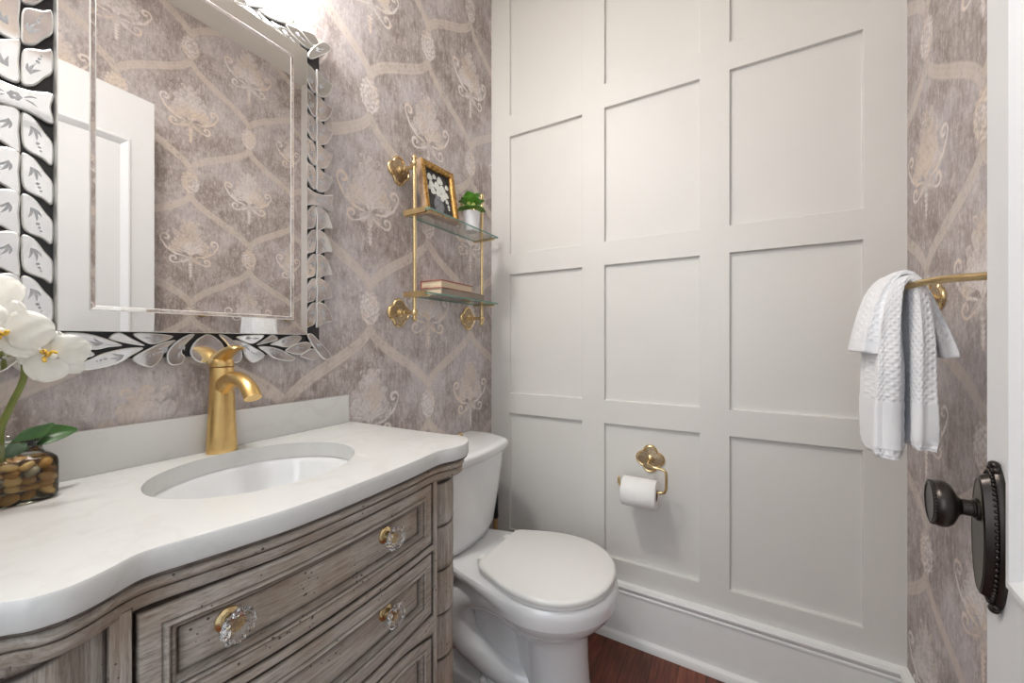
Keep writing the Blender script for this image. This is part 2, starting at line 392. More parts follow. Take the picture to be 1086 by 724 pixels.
# ---- damask pattern field (repeat 0.50 x 0.625 m, half-drop)
TW, TH = 0.50, 0.625
RES = 0.00125
NX, NY = int(TW / RES), int(TH / RES)
def seg_dist(X, Y, pts):
    best = np.full(X.shape, 9.0); par = np.zeros(X.shape)
    for i in range(len(pts) - 1):
        ax, ay = pts[i][:2]; bx, by = pts[i + 1][:2]; dx, dy = bx - ax, by - ay; L2 = dx * dx + dy * dy + 1e-12
        t = np.clip(((X - ax) * dx + (Y - ay) * dy) / L2, 0, 1)
        d = np.hypot(X - ax - t * dx, Y - ay - t * dy); mk = d < best
        best = np.where(mk, d, best); par = np.where(mk, i + t, par)
    return best, par / max(1, len(pts) - 1)
def make_tile():
    R = np.zeros((NY, NX)); G = np.zeros((NY, NX)); B = np.zeros((NY, NX))
    # work on an unwrapped local patch, then add into the wrapped tile at both lattice sites
    lx = np.arange(-0.30, 0.30, RES); ly = np.arange(-0.10, 0.62, RES); X, Y = np.meshgrid(lx, ly)
    r = np.zeros(X.shape); g = np.zeros(X.shape); b = np.zeros(X.shape)
    AX = np.abs(X)
    def stroke(pts, w_, val=1.0, sym=True, taper=True):
        nonlocal g
        d, t = seg_dist(AX if sym else X, Y, pts)
        ww = w_ * (0.45 + 0.55 * np.sin(PI * np.clip(t, 0.02, 0.98))) if taper else w_
        g = np.maximum(g, val * np.clip((ww - d) / 0.0012 + 0.5, 0, 1))
    def fill(cx, cy, rx, ry, ang, val, sym=True):
        nonlocal g, b
        xx = (AX if sym else X) - cx; yy = Y - cy; c, s_ = math.cos(ang), math.sin(ang)
        u = (xx * c + yy * s_) / rx; v = (-xx * s_ + yy * c) / ry
        q = u * u + v * v
        taper = 1 + 0.55 * v
        q = (u / np.clip(taper, 0.3, 2)) ** 2 * 1.2 + v * v
        g = np.maximum(g, 1.0 * val * np.clip((1 - q) * 6, 0, 1) * (0.8 + 0.2 * np.cos(u * 9 + v * 4)))
        rim = np.clip(1 - np.abs(q - 1.0) / 0.22, 0, 1)
        b = np.maximum(b, rim * 0.5 * (q > 0.98)); g = np.maximum(g, rim * (q <= 1.05) * min(1, val + 0.35))
    # ribbons: medallion top -> neighbouring medallion foot
    t = np.linspace(0, 1, 40)
    px_ = 0.25 * (0.92 * (0.5 - 0.5 * np.cos(PI * t)) + 0.08 * t); py_ = 0.052 + (0.3125 - 0.104) * t
    pts = list(zip(px_, py_))
    d, tt = seg_dist(AX, Y, pts)
    wd = 0.0120 + 0.004 * np.sin(PI * tt)
    r = np.clip((wd - d) / 0.0015 + 0.5, 0, 1) * (0.9 + 0.1 * np.cos(d / wd * 9))
    b = np.maximum(b, 0.28 * np.clip(1 - np.abs(d - wd * 1.08) / 0.002, 0, 1))
    b = np.maximum(b, 0.14 * np.clip(1 - np.abs(d - wd * 0.55) / 0.0012, 0, 1))
    # medallion: lacy oval
    q = np.sqrt((X / 0.036) ** 2 + ((Y) / 0.052) ** 2); ang = np.arctan2(Y, X)
    edge = 1 + 0.06 * np.cos(ang * 14)
    inside = np.clip((edge - q) * 12, 0, 1)
    lace = 0.55 + 0.45 * np.cos(q * 20 + 1.2 * np.cos(ang * 8)) * np.cos(ang * 7 + q * 5)
    g = np.maximum(g, inside * np.clip(lace, 0.2, 1)); r = r * (1 - inside)
    b = np.maximum(b, 0.5 * np.clip(1 - np.abs(q - edge * 1.04) / 0.05, 0, 1))
    # damask palmette, centre at (0, cy)
    cy = 0.335
    g0 = g.copy()
    for k, (a, L) in enumerate(((1.5, .062), (1.12, .072), (0.76, .078), (0.4, .08))):
        fill(math.sin(a) * 0.042, cy - 0.03 + math.cos(a) * 0.036, 0.0150, L * 0.52, -a, 0.62)
    fill(0.0, cy + 0.045, 0.02, 0.038, 0, 0.55)
    fill(0.024, cy + 0.052, 0.012, 0.03, -0.35, 0.5)
    fill(0.044, cy + 0.035, 0.011, 0.024, -0.7, 0.45)
    fill(0.0, cy + 0.088, 0.012, 0.024, 0, 0.6); fill(0.014, cy + 0.082, 0.007, 0.018, -0.6, 0.55)
    fill(0.0, cy - 0.02, 0.024, 0.034, 0, 0.6)
    fill(0.018, cy - 0.068, 0.011, 0.024, -2.3, 0.5); fill(0.0, cy - 0.072, 0.009, 0.026, PI, 0.6)
    for k in range(5):
        a = k * 0.33
        stroke([(0.004, cy - 0.045), (math.sin(a) * 0.03, cy - 0.035 + math.cos(a) * 0.03), (math.sin(a) * 0.066, cy - 0.035 + math.cos(a) * 0.052)], 0.0017, 0.95)
    def spiral(cx, cyy, r0, a0, turns, sgn=1, n=26):
        return [(cx + r0 * (1 - 0.75 * i / n) * math.cos(a0 + sgn * turns * 2 * PI * i / n), cyy + r0 * (1 - 0.75 * i / n) * math.sin(a0 + sgn * turns * 2 * PI * i / n)) for i in range(n + 1)]
    sp = spiral(0.088, cy + 0.022, 0.019, -1.3, 1.1, -1)
    stroke([(0.02, cy - 0.055), (0.055, cy - 0.05), (0.09, cy - 0.025), (0.108, cy + 0.005)], 0.0042, 0.95)
    stroke([(0.108, cy + 0.005)] + spiral(0.092, cy + 0.018, 0.019, -0.3, 0.95, 1), 0.0038, 0.95)
    stroke([(0.012, cy - 0.07), (0.04, cy - 0.085)] + spiral(0.062, cy - 0.072, 0.02, -2.2, 1.0, 1), 0.0036, 0.9)
    stroke([(0.05, cy - 0.045), (0.075, cy - 0.03), (0.08, cy - 0.01)], 0.003, 0.7)
    stroke([(0.0, cy - 0.09), (0.0, cy - 0.15)], 0.0028, 0.75, taper=False)
    for k in range(5): stroke([(0.0, cy - 0.098 - 0.012 * k), (0.009 - 0.001 * k, cy - 0.09 - 0.012 * k)], 0.0026, 0.8)
    stroke(spiral(0.03, cy + 0.1, 0.01, -2.5, 0.8, -1), 0.002, 0.7)
    lacey = 0.5 + 0.5 * np.sin(X * 900 + 2.2 * np.sin(Y * 520)) * np.sin(Y * 760 + 2.0 * np.sin(X * 610))
    inm = (g > 0.25) & (g < 0.8); b = np.maximum(b, inm * np.clip(lacey * 1.5 - 0.75, 0, 1) * 0.75)
    for (sx, sy) in ((0, 0), (TW / 2, TH / 2)):
        ix = np.round((X + sx) / RES).astype(int) % NX; iy = np.round((Y + sy) / RES).astype(int) % NY
        np.maximum.at(R, (iy, ix), r); np.maximum.at(G, (iy, ix), g); np.maximum.at(B, (iy, ix), b)
    return R * (1 - np.clip(G, 0, 1) * 0.7), np.clip(G, 0, 1), np.clip(B, 0, 1)
TR, TG, TB = make_tile()
def pattern_wall(name, x, y0, y1, z0, z1, step, oy, oz):
    ny = int((y1 - y0) / step) + 1; nz = int((z1 - z0) / step) + 1
    ys = np.linspace(y0, y1, ny); zs = np.concatenate([np.linspace(z0, z1, nz)])
    Y, Z = np.meshgrid(ys, zs)
    # hand-printed wobble so the repeat is not ruler straight
    fy = ((Y - oy) % TW) / RES; fz = ((Z - oz) % TH) / RES
    i0 = np.floor(fy).astype(int); j0 = np.floor(fz).astype(int); a = fy - i0; b = fz - j0
    def smp(T):
        return (T[j0 % NY, i0 % NX] * (1 - a) * (1 - b) + T[j0 % NY, (i0 + 1) % NX] * a * (1 - b) + T[(j0 + 1) % NY, i0 % NX] * (1 - a) * b + T[(j0 + 1) % NY, (i0 + 1) % NX] * a * b)
    co = np.stack([np.full(Y.shape, x), Y, Z], -1).reshape(-1, 3).astype(np.float32)
    idx = np.arange(ny * nz).reshape(nz, ny)
    q = np.stack([idx[:-1, :-1], idx[:-1, 1:], idx[1:, 1:], idx[1:, :-1]], -1).reshape(-1, 4)
    if x < 0: pass
    else: q = q[:, ::-1]
    me = bpy.data.meshes.new(name); nf = len(q)
    me.vertices.add(len(co)); me.vertices.foreach_set('co', co.ravel())
    me.loops.add(nf * 4); me.loops.foreach_set('vertex_index', q.ravel().astype(np.int32))
    me.polygons.add(nf); me.polygons.foreach_set('loop_start', np.arange(0, nf * 4, 4, dtype=np.int32))
    me.update(calc_edges=True)
    at = me.attributes.new('pattern', 'FLOAT_COLOR', 'POINT')
    c = np.stack([smp(TR), smp(TG), smp(TB), np.ones(Y.shape)], -1).reshape(-1).astype(np.float32)
    at.data.foreach_set('color', c)
    me.materials.append(M['wallpaper']); me.update()
    o = bpy.data.objects.new(name, me); finish(o, None); struct(o); return o
pattern_wall('wall_left', XL, YF, YB, 0.0, ZC, 0.003, 0.783, 1.185)
pattern_wall('wall_right', XR, YF, YB, 0.0, ZC, 0.0035, 0.82, 1.20)
mb = MB(); mb.box((XL - 0.1, YF - 0.12, -0.02), (XL - 0.004, YB + 0.02, ZC)); struct(obj('trim_2', mb, 'panel', smooth=False))
mb = MB(); mb.box((XR + 0.004, YF - 0.12, -0.02), (XR + 0.1, YB + 0.02, ZC)); struct(obj('trim_3', mb, 'panel', smooth=False))
mb = MB(); mb.box((XL - 0.1, -2.0, -0.06), (XR + 0.8, YB + 0.02, 0.0)); struct(obj('floor', mb, 'floor', smooth=False))
mb = MB(); mb.box((XL - 0.1, YF - 0.12, ZC), (XR + 0.1, YB + 0.1, ZC + 0.05)); struct(obj('ceiling', mb, 'ceil', smooth=False))
# front wall with the doorway the photograph is taken through
DX0, DX1, DZ = -0.515, 0.200, 2.06
mb = MB(); mb.box((XL, YF - 0.11, 0), (DX0, YF, ZC)); mb.box((DX1, YF - 0.11, 0), (XR, YF, ZC)); mb.box((DX0, YF - 0.11, DZ), (DX1, YF, ZC))
struct(obj('wall_front', mb, 'panel', smooth=False))
mb = MB()
for (a, b) in (((DX0 - 0.06, YF, 0), (DX0, YF + 0.015, DZ + 0.06)), ((DX0, YF, DZ), (DX1, YF + 0.015, DZ + 0.06)), ((DX1, YF, 0), (DX1 + 0.06, YF + 0.015, DZ + 0.06))): mb.box(a, b, bev=0.003)
struct(obj('trim_4', mb, 'trimwhite'))

# baseboards: swept profile (out, z)
BP = [(0.0, 0.0), (0.028, 0.0), (0.028, 0.012), (0.024, 0.022), (0.016, 0.027), (0.012, 0.028), (0.012, 0.168), (0.016, 0.172), (0.016, 0.178), (0.013, 0.181), (0.018, 0.187), (0.020, 0.196), (0.016, 0.205), (0.0, 0.208)]
def base(name, p0, p1, nrm):
    mb = MB(); rings = []
    for p in (p0, p1): rings.append([(p[0] + nrm[0] * d, p[1] + nrm[1] * d, z) for d, z in BP])
    mb.loft(rings); struct(obj(name, mb, 'trimwhite', angle=30))
base('baseboard_back', (XL, YB), (XR, YB), (0, -1))
base('baseboard_right', (XR, YB - 0.0), (XR, YF), (-1, 0))
base('baseboard_left', (XL, 0.75), (XL, YB), (1, 0))

# ------------------------------------------------------------------ DOOR (open against the right wall)
def build_door():
    th_ = math.radians(7.0); ca, sa = math.cos(th_), math.sin(th_)
    def T(mb):
        mb.v = [(0.2435 + (x - 0.2435) * ca + (y - 0.64) * sa, 0.64 - (x - 0.2435) * sa + (y - 0.64) * ca, z) for x, y, z in mb.v]; return mb
    x0, x1, y0, y1, z0, z1 = 0.2435, 0.2785, -0.055, 0.64, 0.012, 2.045
    st = 0.078
    mb = MB()
    # leaf with two recessed fields on the room face
    ys = [y0, y0 + st, y1 - st, y1]; zs = [z0, 0.24, 0.80, 0.842, 1.86, z1]
    zs = [z0, 0.24, 0.70, 0.850, 1.862, z1]
    for i in range(3):
        for j in range(5):
            rec = i == 1 and j in (1, 3); x = x0 + (0.008 if rec else 0)
            a, b, c, d = ys[i], ys[i + 1], zs[j], zs[j + 1]
            mb.add([(x, a, c), (x, b, c), (x, b, d), (x, a, d)], [(0, 1, 2, 3)])
            if rec:
                cc = [(a, c), (b, c), (b, d), (a, d)]
                for k in range(4):
                    (p, q), (r, s) = cc[k], cc[(k + 1) % 4]
                    mb.add([(x0, p, q), (x0, r, s), (x, r, s), (x, p, q)], [(0, 1, 2, 3)])
    for quad in ([(x1, y0, z0), (x1, y0, z1), (x1, y1, z1), (x1, y1, z0)], [(x0, y1, z0), (x1, y1, z0), (x1, y1, z1), (x0, y1, z1)], [(x0, y0, z0), (x0, y0, z1), (x1, y0, z1), (x1, y0, z0)], [(x0, y0, z1), (x0, y1, z1), (x1, y1, z1), (x1, y0, z1)], [(x0, y0, z0), (x1, y0, z0), (x1, y1, z0), (x0, y1, z0)]):
        mb.add(quad, [(0, 1, 2, 3)])
    d = obj('door_1', T(mb), 'doorwhite', smooth=False); struct(d)
    # raised moulding frames (ogee) round each field
    for (za, zb) in ((0.24, 0.70), (0.850, 1.862)):
        mb = MB(); ya, yb2 = y0 + st, y1 - st
        prof = [(-0.004, 0.0), (-0.004, 0.004), (0.0, 0.0075), (0.006, 0.0075), (0.012, 0.003), (0.018, -0.002), (0.024, -0.0075)]
        rings = []
        for o, h in prof: rings.append([(x0 - h, ya + o, za + o), (x0 - h, yb2 - o, za + o), (x0 - h, yb2 - o, zb - o), (x0 - h, ya + o, zb - o)])
        mb.loft(rings, caps=(False, False)); obj('panel_moulding', T(mb), 'doorwhite', d, angle=35)
    # hinges on the hinge edge
    for z in (0.25, 1.05, 1.85):
        mb = MB(); mb.lathe([(0.006, -0.045), (0.006, 0.045)], (x0 - 0.003, y0 - 0.004, z)); obj('hinge', T(mb), 'bronze', d)
    # oval escutcheon with beaded band; its knob sits high on it
    yc, zc, xf = 0.6050, 0.882, x0
    def oval(ry, rz, x, n=56, tip=0.0):
        out = []
        for k in range(n):
            a = 2 * PI * k / n; s_ = math.sin(a); c_ = math.cos(a)
            out.append((x, yc + ry * 0.77 * c_, zc + rz * 0.95 * s_ + (tip * math.copysign(abs(s_) ** 14, s_) if tip else 0)))
        return out
    mb = MB()
    mb.loft([oval(.034, .078, xf + .001), oval(.034, .078, xf - .003), oval(.0325, .0755, xf - .006), oval(.029, .070, xf - .0065), oval(.028, .069, xf - .009), oval(.0265, .0655, xf - .0145), oval(.024, .062, xf - .0155)], caps=(True, False))
    mb.loft([oval(.024, .062, xf - .0155), oval(.0235, .0615, xf - .0150), oval(.010, .030, xf - .0150)], mi=1, caps=(False, True))
    for k in range(64):
        a = 2 * PI * k / 64; mb.ball((xf - .0075, yc + .0237 * math.cos(a), zc + .0689 * math.sin(a)), .0019, nu=8, nv=5)
    for sg in (1, -1):
        mb.ball((xf - .004, yc, zc + sg * .0755), .0055, sc3=(.8, 1.2, .8)); mb.ball((xf - .004, yc - .007, zc + sg * .071), .0035); mb.ball((xf - .004, yc + .007, zc + sg * .071), .0035)
    obj('escutcheon', T(mb), ['bronze', 'bronzeflat'], d)
    zk = 0.908
    mb = MB(); mb.lathe([(.0115, .013), (.0115, .0175), (.0095, .0185), (.0095, .0195), (.0085, .020), (.0083, .027), (.0105, .0295), (.016, .032), (.0215, .035), (.0245, .0390), (.0252, .043), (.0242, .0475), (.022, .0505), (.0205, .0515), (.0195, .0505), (.001, .050)], (xf, yc, zk), (-1, 0, 0), 40)
    kn = obj('door_knob', T(mb), 'bronze', d)
    mb = MB()
    for k in range(40):
        a = 2 * PI * k / 40; mb.ball((xf - .0497, yc + .0225 * math.cos(a), zk + .0225 * math.sin(a)), .0016, nu=6, nv=4)
    obj('beading', T(mb), 'bronze', kn)
build_door()

# ------------------------------------------------------------------ VANITY
ZT = 0.867; YC = 0.37
EDGE = [(0.028, XL + 0.001), (0.028, -0.75), (0.026, -0.64), (0.026, -0.60), (0.033, -0.575), (0.048, -0.553), (0.069, -0.537), (0.082, -0.525), (0.10, -0.519), (0.117, -0.521), (0.135, -0.528), (0.155, -0.5375), (0.172, -0.5375), (0.197, -0.531), (0.24, -0.521), (0.29, -0.511), (0.33, -0.508), (0.371, -0.507), (0.443, -0.5085), (0.53, -0.512), (0.575, -0.5165), (0.600, -0.5185), (0.620, -0.5155), (0.640, -0.508), (0.662, -0.5045), (0.682, -0.507), (0.703, -0.516), (0.719, -0.530), (0.728, -0.549), (0.729, -0.575), (0.723, -0.61), (0.718, -0.70), (0.714, -0.82), (0.711, XL + 0.001)]
ep = cr([(x, y) for y, x in EDGE], 4)
ep = [(p.x, p.y) for p in ep]
def offs(path, d):
    """offset a plan path outward (to the room side)"""
    out = []; n = len(path)
    for i, (x, y) in enumerate(path):
        a = path[max(i - 1, 0)]; b = path[min(i + 1, n - 1)]
        tx, ty = b[0] - a[0], b[1] - a[1]; L = math.hypot(tx, ty) + 1e-9
        out.append((x + ty / L * d, y - tx / L * d))
    return out
# orientation: path runs +x then along +y; the right-hand normal (ty,-tx) points to the room
def sweep(mb, path, prof, mi=0, glaze=None, caps=True):
    rings = []; at = []
    P = [offs(path, d) for d, z in prof]
    for i in range(len(path)):
        rings.append([(P[k][i][0], P[k][i][1], prof[k][1]) for k in range(len(prof))])
        at += glaze if glaze else [0.0] * len(prof)
    mb.loft(rings, mi, caps=(caps, caps), closed=True, at=at)

def build_counter():
    t = thing('vanity_countertop', 'white quartz countertop with a wavy front edge and backsplash on the wooden vanity', 'countertop', (-0.72, 0.37, ZT - 0.03))
    bm = bmesh.new()
    sx, sy, cxs, cys = 0.1385, 0.160, -0.7335, 0.381
    ne = 72
    hole = [(cxs + sx * math.cos(2 * PI * k / ne), cys + sy * math.sin(2 * PI * k / ne)) for k in range(ne)]
    mb = MB(); inner = offs(ep, -0.004)
    inner[0] = (inner[0][0], ep[0][1] + 0.004); 
    def filled(outer, z):
        b = bmesh.new(); vo = [b.verts.new((x, y, z)) for x, y in outer]; vh = [b.verts.new((x, y, z)) for x, y in hole]
        ed = [b.edges.new((vo[i], vo[(i + 1) % len(vo)])) for i in range(len(vo))] + [b.edges.new((vh[i], vh[(i + 1) % ne])) for i in range(ne)]
        bmesh.ops.triangle_fill(b, use_beauty=True, use_dissolve=False, edges=ed)
        b.verts.index_update(); r = ([v.co[:] for v in b.verts], [[v.index for v in f.verts] for f in b.faces]); b.free(); return r
    v, f = filled(inner, ZT); mb.add(v, f)
    v, f = filled(offs(ep, -0.004), ZT - 0.03); mb.add(v, f)
    rings = []
    pr = [(-0.004, 0.0), (-0.0015, -0.0006), (0.0, -0.003), (0.0, -0.026), (-0.0012, -0.029), (-0.004, -0.03)]
    P = [offs(ep, d) for d, z in pr]; P[0] = inner
    for i in range(len(ep)): rings.append([(P[k][i][0], P[k][i][1], ZT + pr[k][1]) for k in range(len(pr))])
    mb.loft(rings, caps=(False, False), closed=False)
    a, b = ep[0], ep[-1]; mb.add([(a[0], a[1], ZT), (a[0], a[1], ZT - .03), (b[0], b[1], ZT - .03), (b[0], b[1], ZT)], [(0, 1, 2, 3)])
    mb.loft([[(x, y, ZT) for x, y in hole], [(x, y, ZT - 0.03) for x, y in hole]], caps=(False, False))
    obj('slab', mb, 'quartz', t, angle=35)
    mb = MB(); mb.box((XL + 0.0005, 0.028, ZT), (-0.915, 0.699, ZT + 0.074), bev=0.002); obj('backsplash', mb, 'quartz', t)
    # undermount basin
    s = thing('undermount_sink', 'oval white porcelain basin set under the quartz countertop', 'sink', (cxs, cys, ZT - 0.17))
    mb = MB()
    def ring(k, z, ex=1.0, dx=0.0): return [(cxs + dx + (sx * ex) * math.cos(2 * PI * j / ne), cys + (sy * ex) * math.sin(2 * PI * j / ne), z) for j in range(ne)]
    zz = ZT - 0.0305
    prof = [(1.10, zz - 0.012), (1.12, zz), (1.02, zz), (1.0, zz - 0.004), (0.97, zz - 0.02), (0.93, zz - 0.045), (0.86, zz - 0.072), (0.72, zz - 0.095), (0.5, zz - 0.11), (0.25, zz - 0.116), (0.13, zz - 0.1175)]
    mb.loft([ring(0, z, e) for e, z in prof], caps=(False, False))
    outp = [(1.10, zz - 0.012), (1.05, zz - 0.03), (1.0, zz - 0.06), (0.9, zz - 0.09), (0.7, zz - 0.115), (0.3, zz - 0.13), (0.13, zz - 0.13)]
    mb.loft([ring(0, z, e) for e, z in outp], caps=(False, False))
    obj('bowl', mb, 'porcelain', s, angle=50)
    mb = MB(); mb.lathe([(0.001, 0.004), (0.012, 0.004), (0.016, 0.002), (0.021, 0.002), (0.022, -0.002), (0.018, -0.02), (0.001, -0.02)], (cxs, cys, zz - 0.1165)); obj('drain', mb, 'chrome', s)
    mb = MB(); mb.lathe([(0.001, 0.003), (0.006, 0.003), (0.0075, 0.0)], (cxs + sx * 0.885, cys + 0.02, zz - 0.05), (-1, 0, 0.35)); obj('overflow_ring', mb, 'chrome', s)
build_counter()

def build_vanity():
    t = thing('vanity_cabinet', 'bow-fronted antiqued grey wood vanity with three drawers and carved corner columns', 'cabinet', (-0.72, 0.37, 0))
    side = 0.018
    # plan line of the cabinet face (from corner column to corner column)
    def face_x(y):
        pts = [(0.03, -0.575), (0.10, -0.553), (0.135, -0.551), (0.165, -0.5475), (0.24, -0.534), (0.30, -0.527), (0.371, -0.5245), (0.45, -0.526), (0.53, -0.530), (0.60, -0.536), (0.65, -0.540), (0.71, -0.57)]
        for i in range(len(pts) - 1):
            if pts[i][0] <= y <= pts[i + 1][0]:
                a = (y - pts[i][0]) / (pts[i + 1][0] - pts[i][0]); a0, a1 = pts[i][1], pts[i + 1][1]
                m0 = (pts[min(i + 1, len(pts) - 1)][1] - pts[max(i - 1, 0)][1]) / (pts[i + 1][0] - pts[max(i - 1, 0)][0]) * (pts[i + 1][0] - pts[i][0])
                j = min(i + 2, len(pts) - 1); m1 = (pts[j][1] - pts[i][1]) / (pts[j][0] - pts[i][0]) * (pts[i + 1][0] - pts[i][0])
                h = a * a * (3 - 2 * a)
                return a0 * (2 * a ** 3 - 3 * a * a + 1) + m0 * (a ** 3 - 2 * a * a + a) + a1 * (-2 * a ** 3 + 3 * a * a) + m1 * (a ** 3 - a * a)
        return -0.575
    zt = ZT - 0.03
    # carcass: closed body behind the front (front surface 12 mm behind the drawer faces)
    ya, yb_ = 0.060, 0.685
    ysn = [ya + (yb_ - ya) * i / 40 for i in range(41)]
    plan = [(XL + 0.002, ya)] + [(face_x(y) - 0.014, y) for y in ysn] + [(XL + 0.002, yb_)]
    mb = MB(); inn = [(max(x, XL + 0.002) + (0.014 if x < XL + 0.01 else -0.014), min(max(y, ya + 0.014), yb_ - 0.014)) for x, y in plan]
    mb.loft([[(x, y, 0.09) for x, y in plan], [(x, y, zt) for x, y in plan], [(x, y, zt) for x, y in inn], [(x, y, 0.68) for x, y in inn]])
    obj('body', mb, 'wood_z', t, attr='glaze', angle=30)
    # the dark cove and the fat top moulding follow the whole wavy edge
    path = offs(ep, -0.012)
    mb = MB()
    prof = [(-0.045, zt), (0.0095, zt), (0.0095, zt - 0.0028), (0.0065, zt - 0.0048), (-0.006, zt - 0.0058), (-0.004, zt - 0.006), (0.000, zt - 0.008), (0.0025, zt - 0.012), (0.002, zt - 0.017), (-0.0015, zt - 0.0205), (-0.0035, zt - 0.0212), (-0.0040, zt - 0.0222), (-0.0022, zt - 0.0230), (-0.0022, zt - 0.0355), (-0.0042, zt - 0.0368), (-0.012, zt - 0.0370), (-0.045, zt - 0.037)]
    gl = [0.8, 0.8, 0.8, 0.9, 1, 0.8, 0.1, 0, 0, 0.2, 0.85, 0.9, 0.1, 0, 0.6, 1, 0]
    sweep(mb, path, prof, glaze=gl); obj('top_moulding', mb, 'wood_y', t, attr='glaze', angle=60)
    # face frame: rails and stiles between columns as one carved relief surface
    def relief(name, y0, y1, z0f, z1f, depth, ylines, zlines, thick=0.016, mat='wood_y', ztopf=None, zbotf=None):
        """solid block following the bow; depth(y,z,e) -> (relief, glaze)"""
        mb = MB(); ny, nz = len(ylines), len(zlines); vs = []; at = []
        for zz in zlines:
            for yy in ylines:
                zz2 = zz
                if ztopf or zbotf:
                    zt_ = ztopf(yy) if ztopf else z1f; zb_ = zbotf(yy) if zbotf else z0f
                    zz2 = zb_ + (zz - z0f) / (z1f - z0f) * (zt_ - zb_)
                r, g = depth(yy, zz); vs.append((face_x(yy) + r, yy, zz2)); at.append(g)
        n0 = ny * nz
        for zz in (zlines[0], zlines[-1]):
            for yy in ylines:
                zt_ = ztopf(yy) if ztopf else z1f; zb_ = zbotf(yy) if zbotf else z0f
                vs.append((face_x(yy) - thick, yy, zb_ if zz == zlines[0] else zt_)); at.append(0.6)
        fs = []
        for j in range(nz - 1):
            for i in range(ny - 1): a = j * ny + i; fs.append((a, a + 1, a + ny + 1, a + ny))
        for i in range(ny - 1):
            fs.append((i, n0 + i, n0 + i + 1, i + 1)); a = (nz - 1) * ny + i; b = n0 + ny + i; fs.append((a, a + 1, b + 1, b))
            fs.append((n0 + i, n0 + ny + i, n0 + ny + i + 1, n0 + i + 1))
        fs.append(tuple([j * ny for j in range(nz)] + [n0 + ny, n0])); fs.append(tuple([j * ny + ny - 1 for j in range(nz)][::-1] + [n0 + ny - 1, n0 + 2 * ny - 1]))
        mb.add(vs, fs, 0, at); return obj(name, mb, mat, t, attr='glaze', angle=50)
    def lines(a, b, marks, n):
        s_ = set([a, b]); 
        for m_ in marks: s_.add(a + m_); s_.add(b - m_)
        for i in range(n + 1): s_.add(a + (b - a) * i / n)
        L = sorted(s_); out = [L[0]]
        for x in L[1:]:
            if x - out[-1] > 1e-5: out.append(x)
        return out
    # drawers
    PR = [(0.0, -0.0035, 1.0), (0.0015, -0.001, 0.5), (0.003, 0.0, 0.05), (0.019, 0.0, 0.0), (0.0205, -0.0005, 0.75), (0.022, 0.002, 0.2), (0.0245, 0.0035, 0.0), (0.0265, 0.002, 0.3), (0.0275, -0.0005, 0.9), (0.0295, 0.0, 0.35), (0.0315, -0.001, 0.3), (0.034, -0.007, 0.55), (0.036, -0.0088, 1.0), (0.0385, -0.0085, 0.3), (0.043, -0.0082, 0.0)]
    def drawer_depth(y0, y1, z0, z1):
        def f(y, z):
            e = min(y - y0, y1 - y, z - z0, z1 - z)
            if e >= PR[-1][0]: return PR[-1][1], 0.0
            for i in range(len(PR) - 1):
                if PR[i][0] <= e + 1e-9 <= PR[i + 1][0] + 2e-9:
                    a = (e - PR[i][0]) / (PR[i + 1][0] - PR[i][0]); return PR[i][1] * (1 - a) + PR[i + 1][1] * a, PR[i][2] * (1 - a) + PR[i + 1][2] * a
            return PR[0][1], PR[0][2]
        return f
    mk = [p[0] for p in PR]
    DY0, DY1 = 0.158, 0.606
    yl = lines(DY0, DY1, mk, 44)
    dr = []
    for (z0, z1, tf, bf) in ((0.674, 0.798, None, None), (0.532, 0.656, None, None), (0.37, 0.512, 1, None)):
        if tf: arch_ = 1
        if tf: archf = lambda y: 0.492 + 0.022 * min(1, max(0, (abs(y - 0.382) - 0.13) / 0.09)) ** 1.3 * -1 + 0.014
        o = relief('drawer', DY0, DY1, z0, z1, drawer_depth(DY0, DY1, z0, z1), yl, lines(z0, z1, mk, 14), ztopf=archf if tf else None)
        dr.append(o)
    arch = archf
    # rails between the drawers
    def rail(z0, z1, name='rail', zbf=None):
        P2 = [(0.0, -0.003, 1.0), (0.0015, 0.0, 0.2), (0.004, 0.001, 0.0)]
        def f(y, z):
            e = min(z - z0, z1 - z)
            if e < 0.001: return -0.003, 1.0
            if e < 0.003: return 0.0, 0.3
            return 0.001, 0.0
        relief(name, 0.150, 0.614, z0, z1, f, lines(0.150, 0.614, [], 40), lines(z0, z1, [0.0005, 0.002, 0.004], 4), thick=0.013, zbotf=zbf)
    rail(0.6575, 0.6725); rail(0.5135, 0.5305, zbf=lambda y: arch(y) + 0.0015); rail(0.10, 0.36, 'apron')
    # stiles
    for (a, b) in ((0.136, 0.156), (0.608, 0.622)):
        def f(y, z, a=a, b=b):
            e = min(y - a, b - y); return (-0.003, 1.0) if e < 0.0008 else (0.001, 0.08 if e < 0.003 else 0.0)
        relief('stile', a, b, 0.10, 0.806, f, lines(a, b, [0.0006, 0.002, 0.004], 5), lines(0.10, 0.806, [], 30), thick=0.013, mat='wood_z')
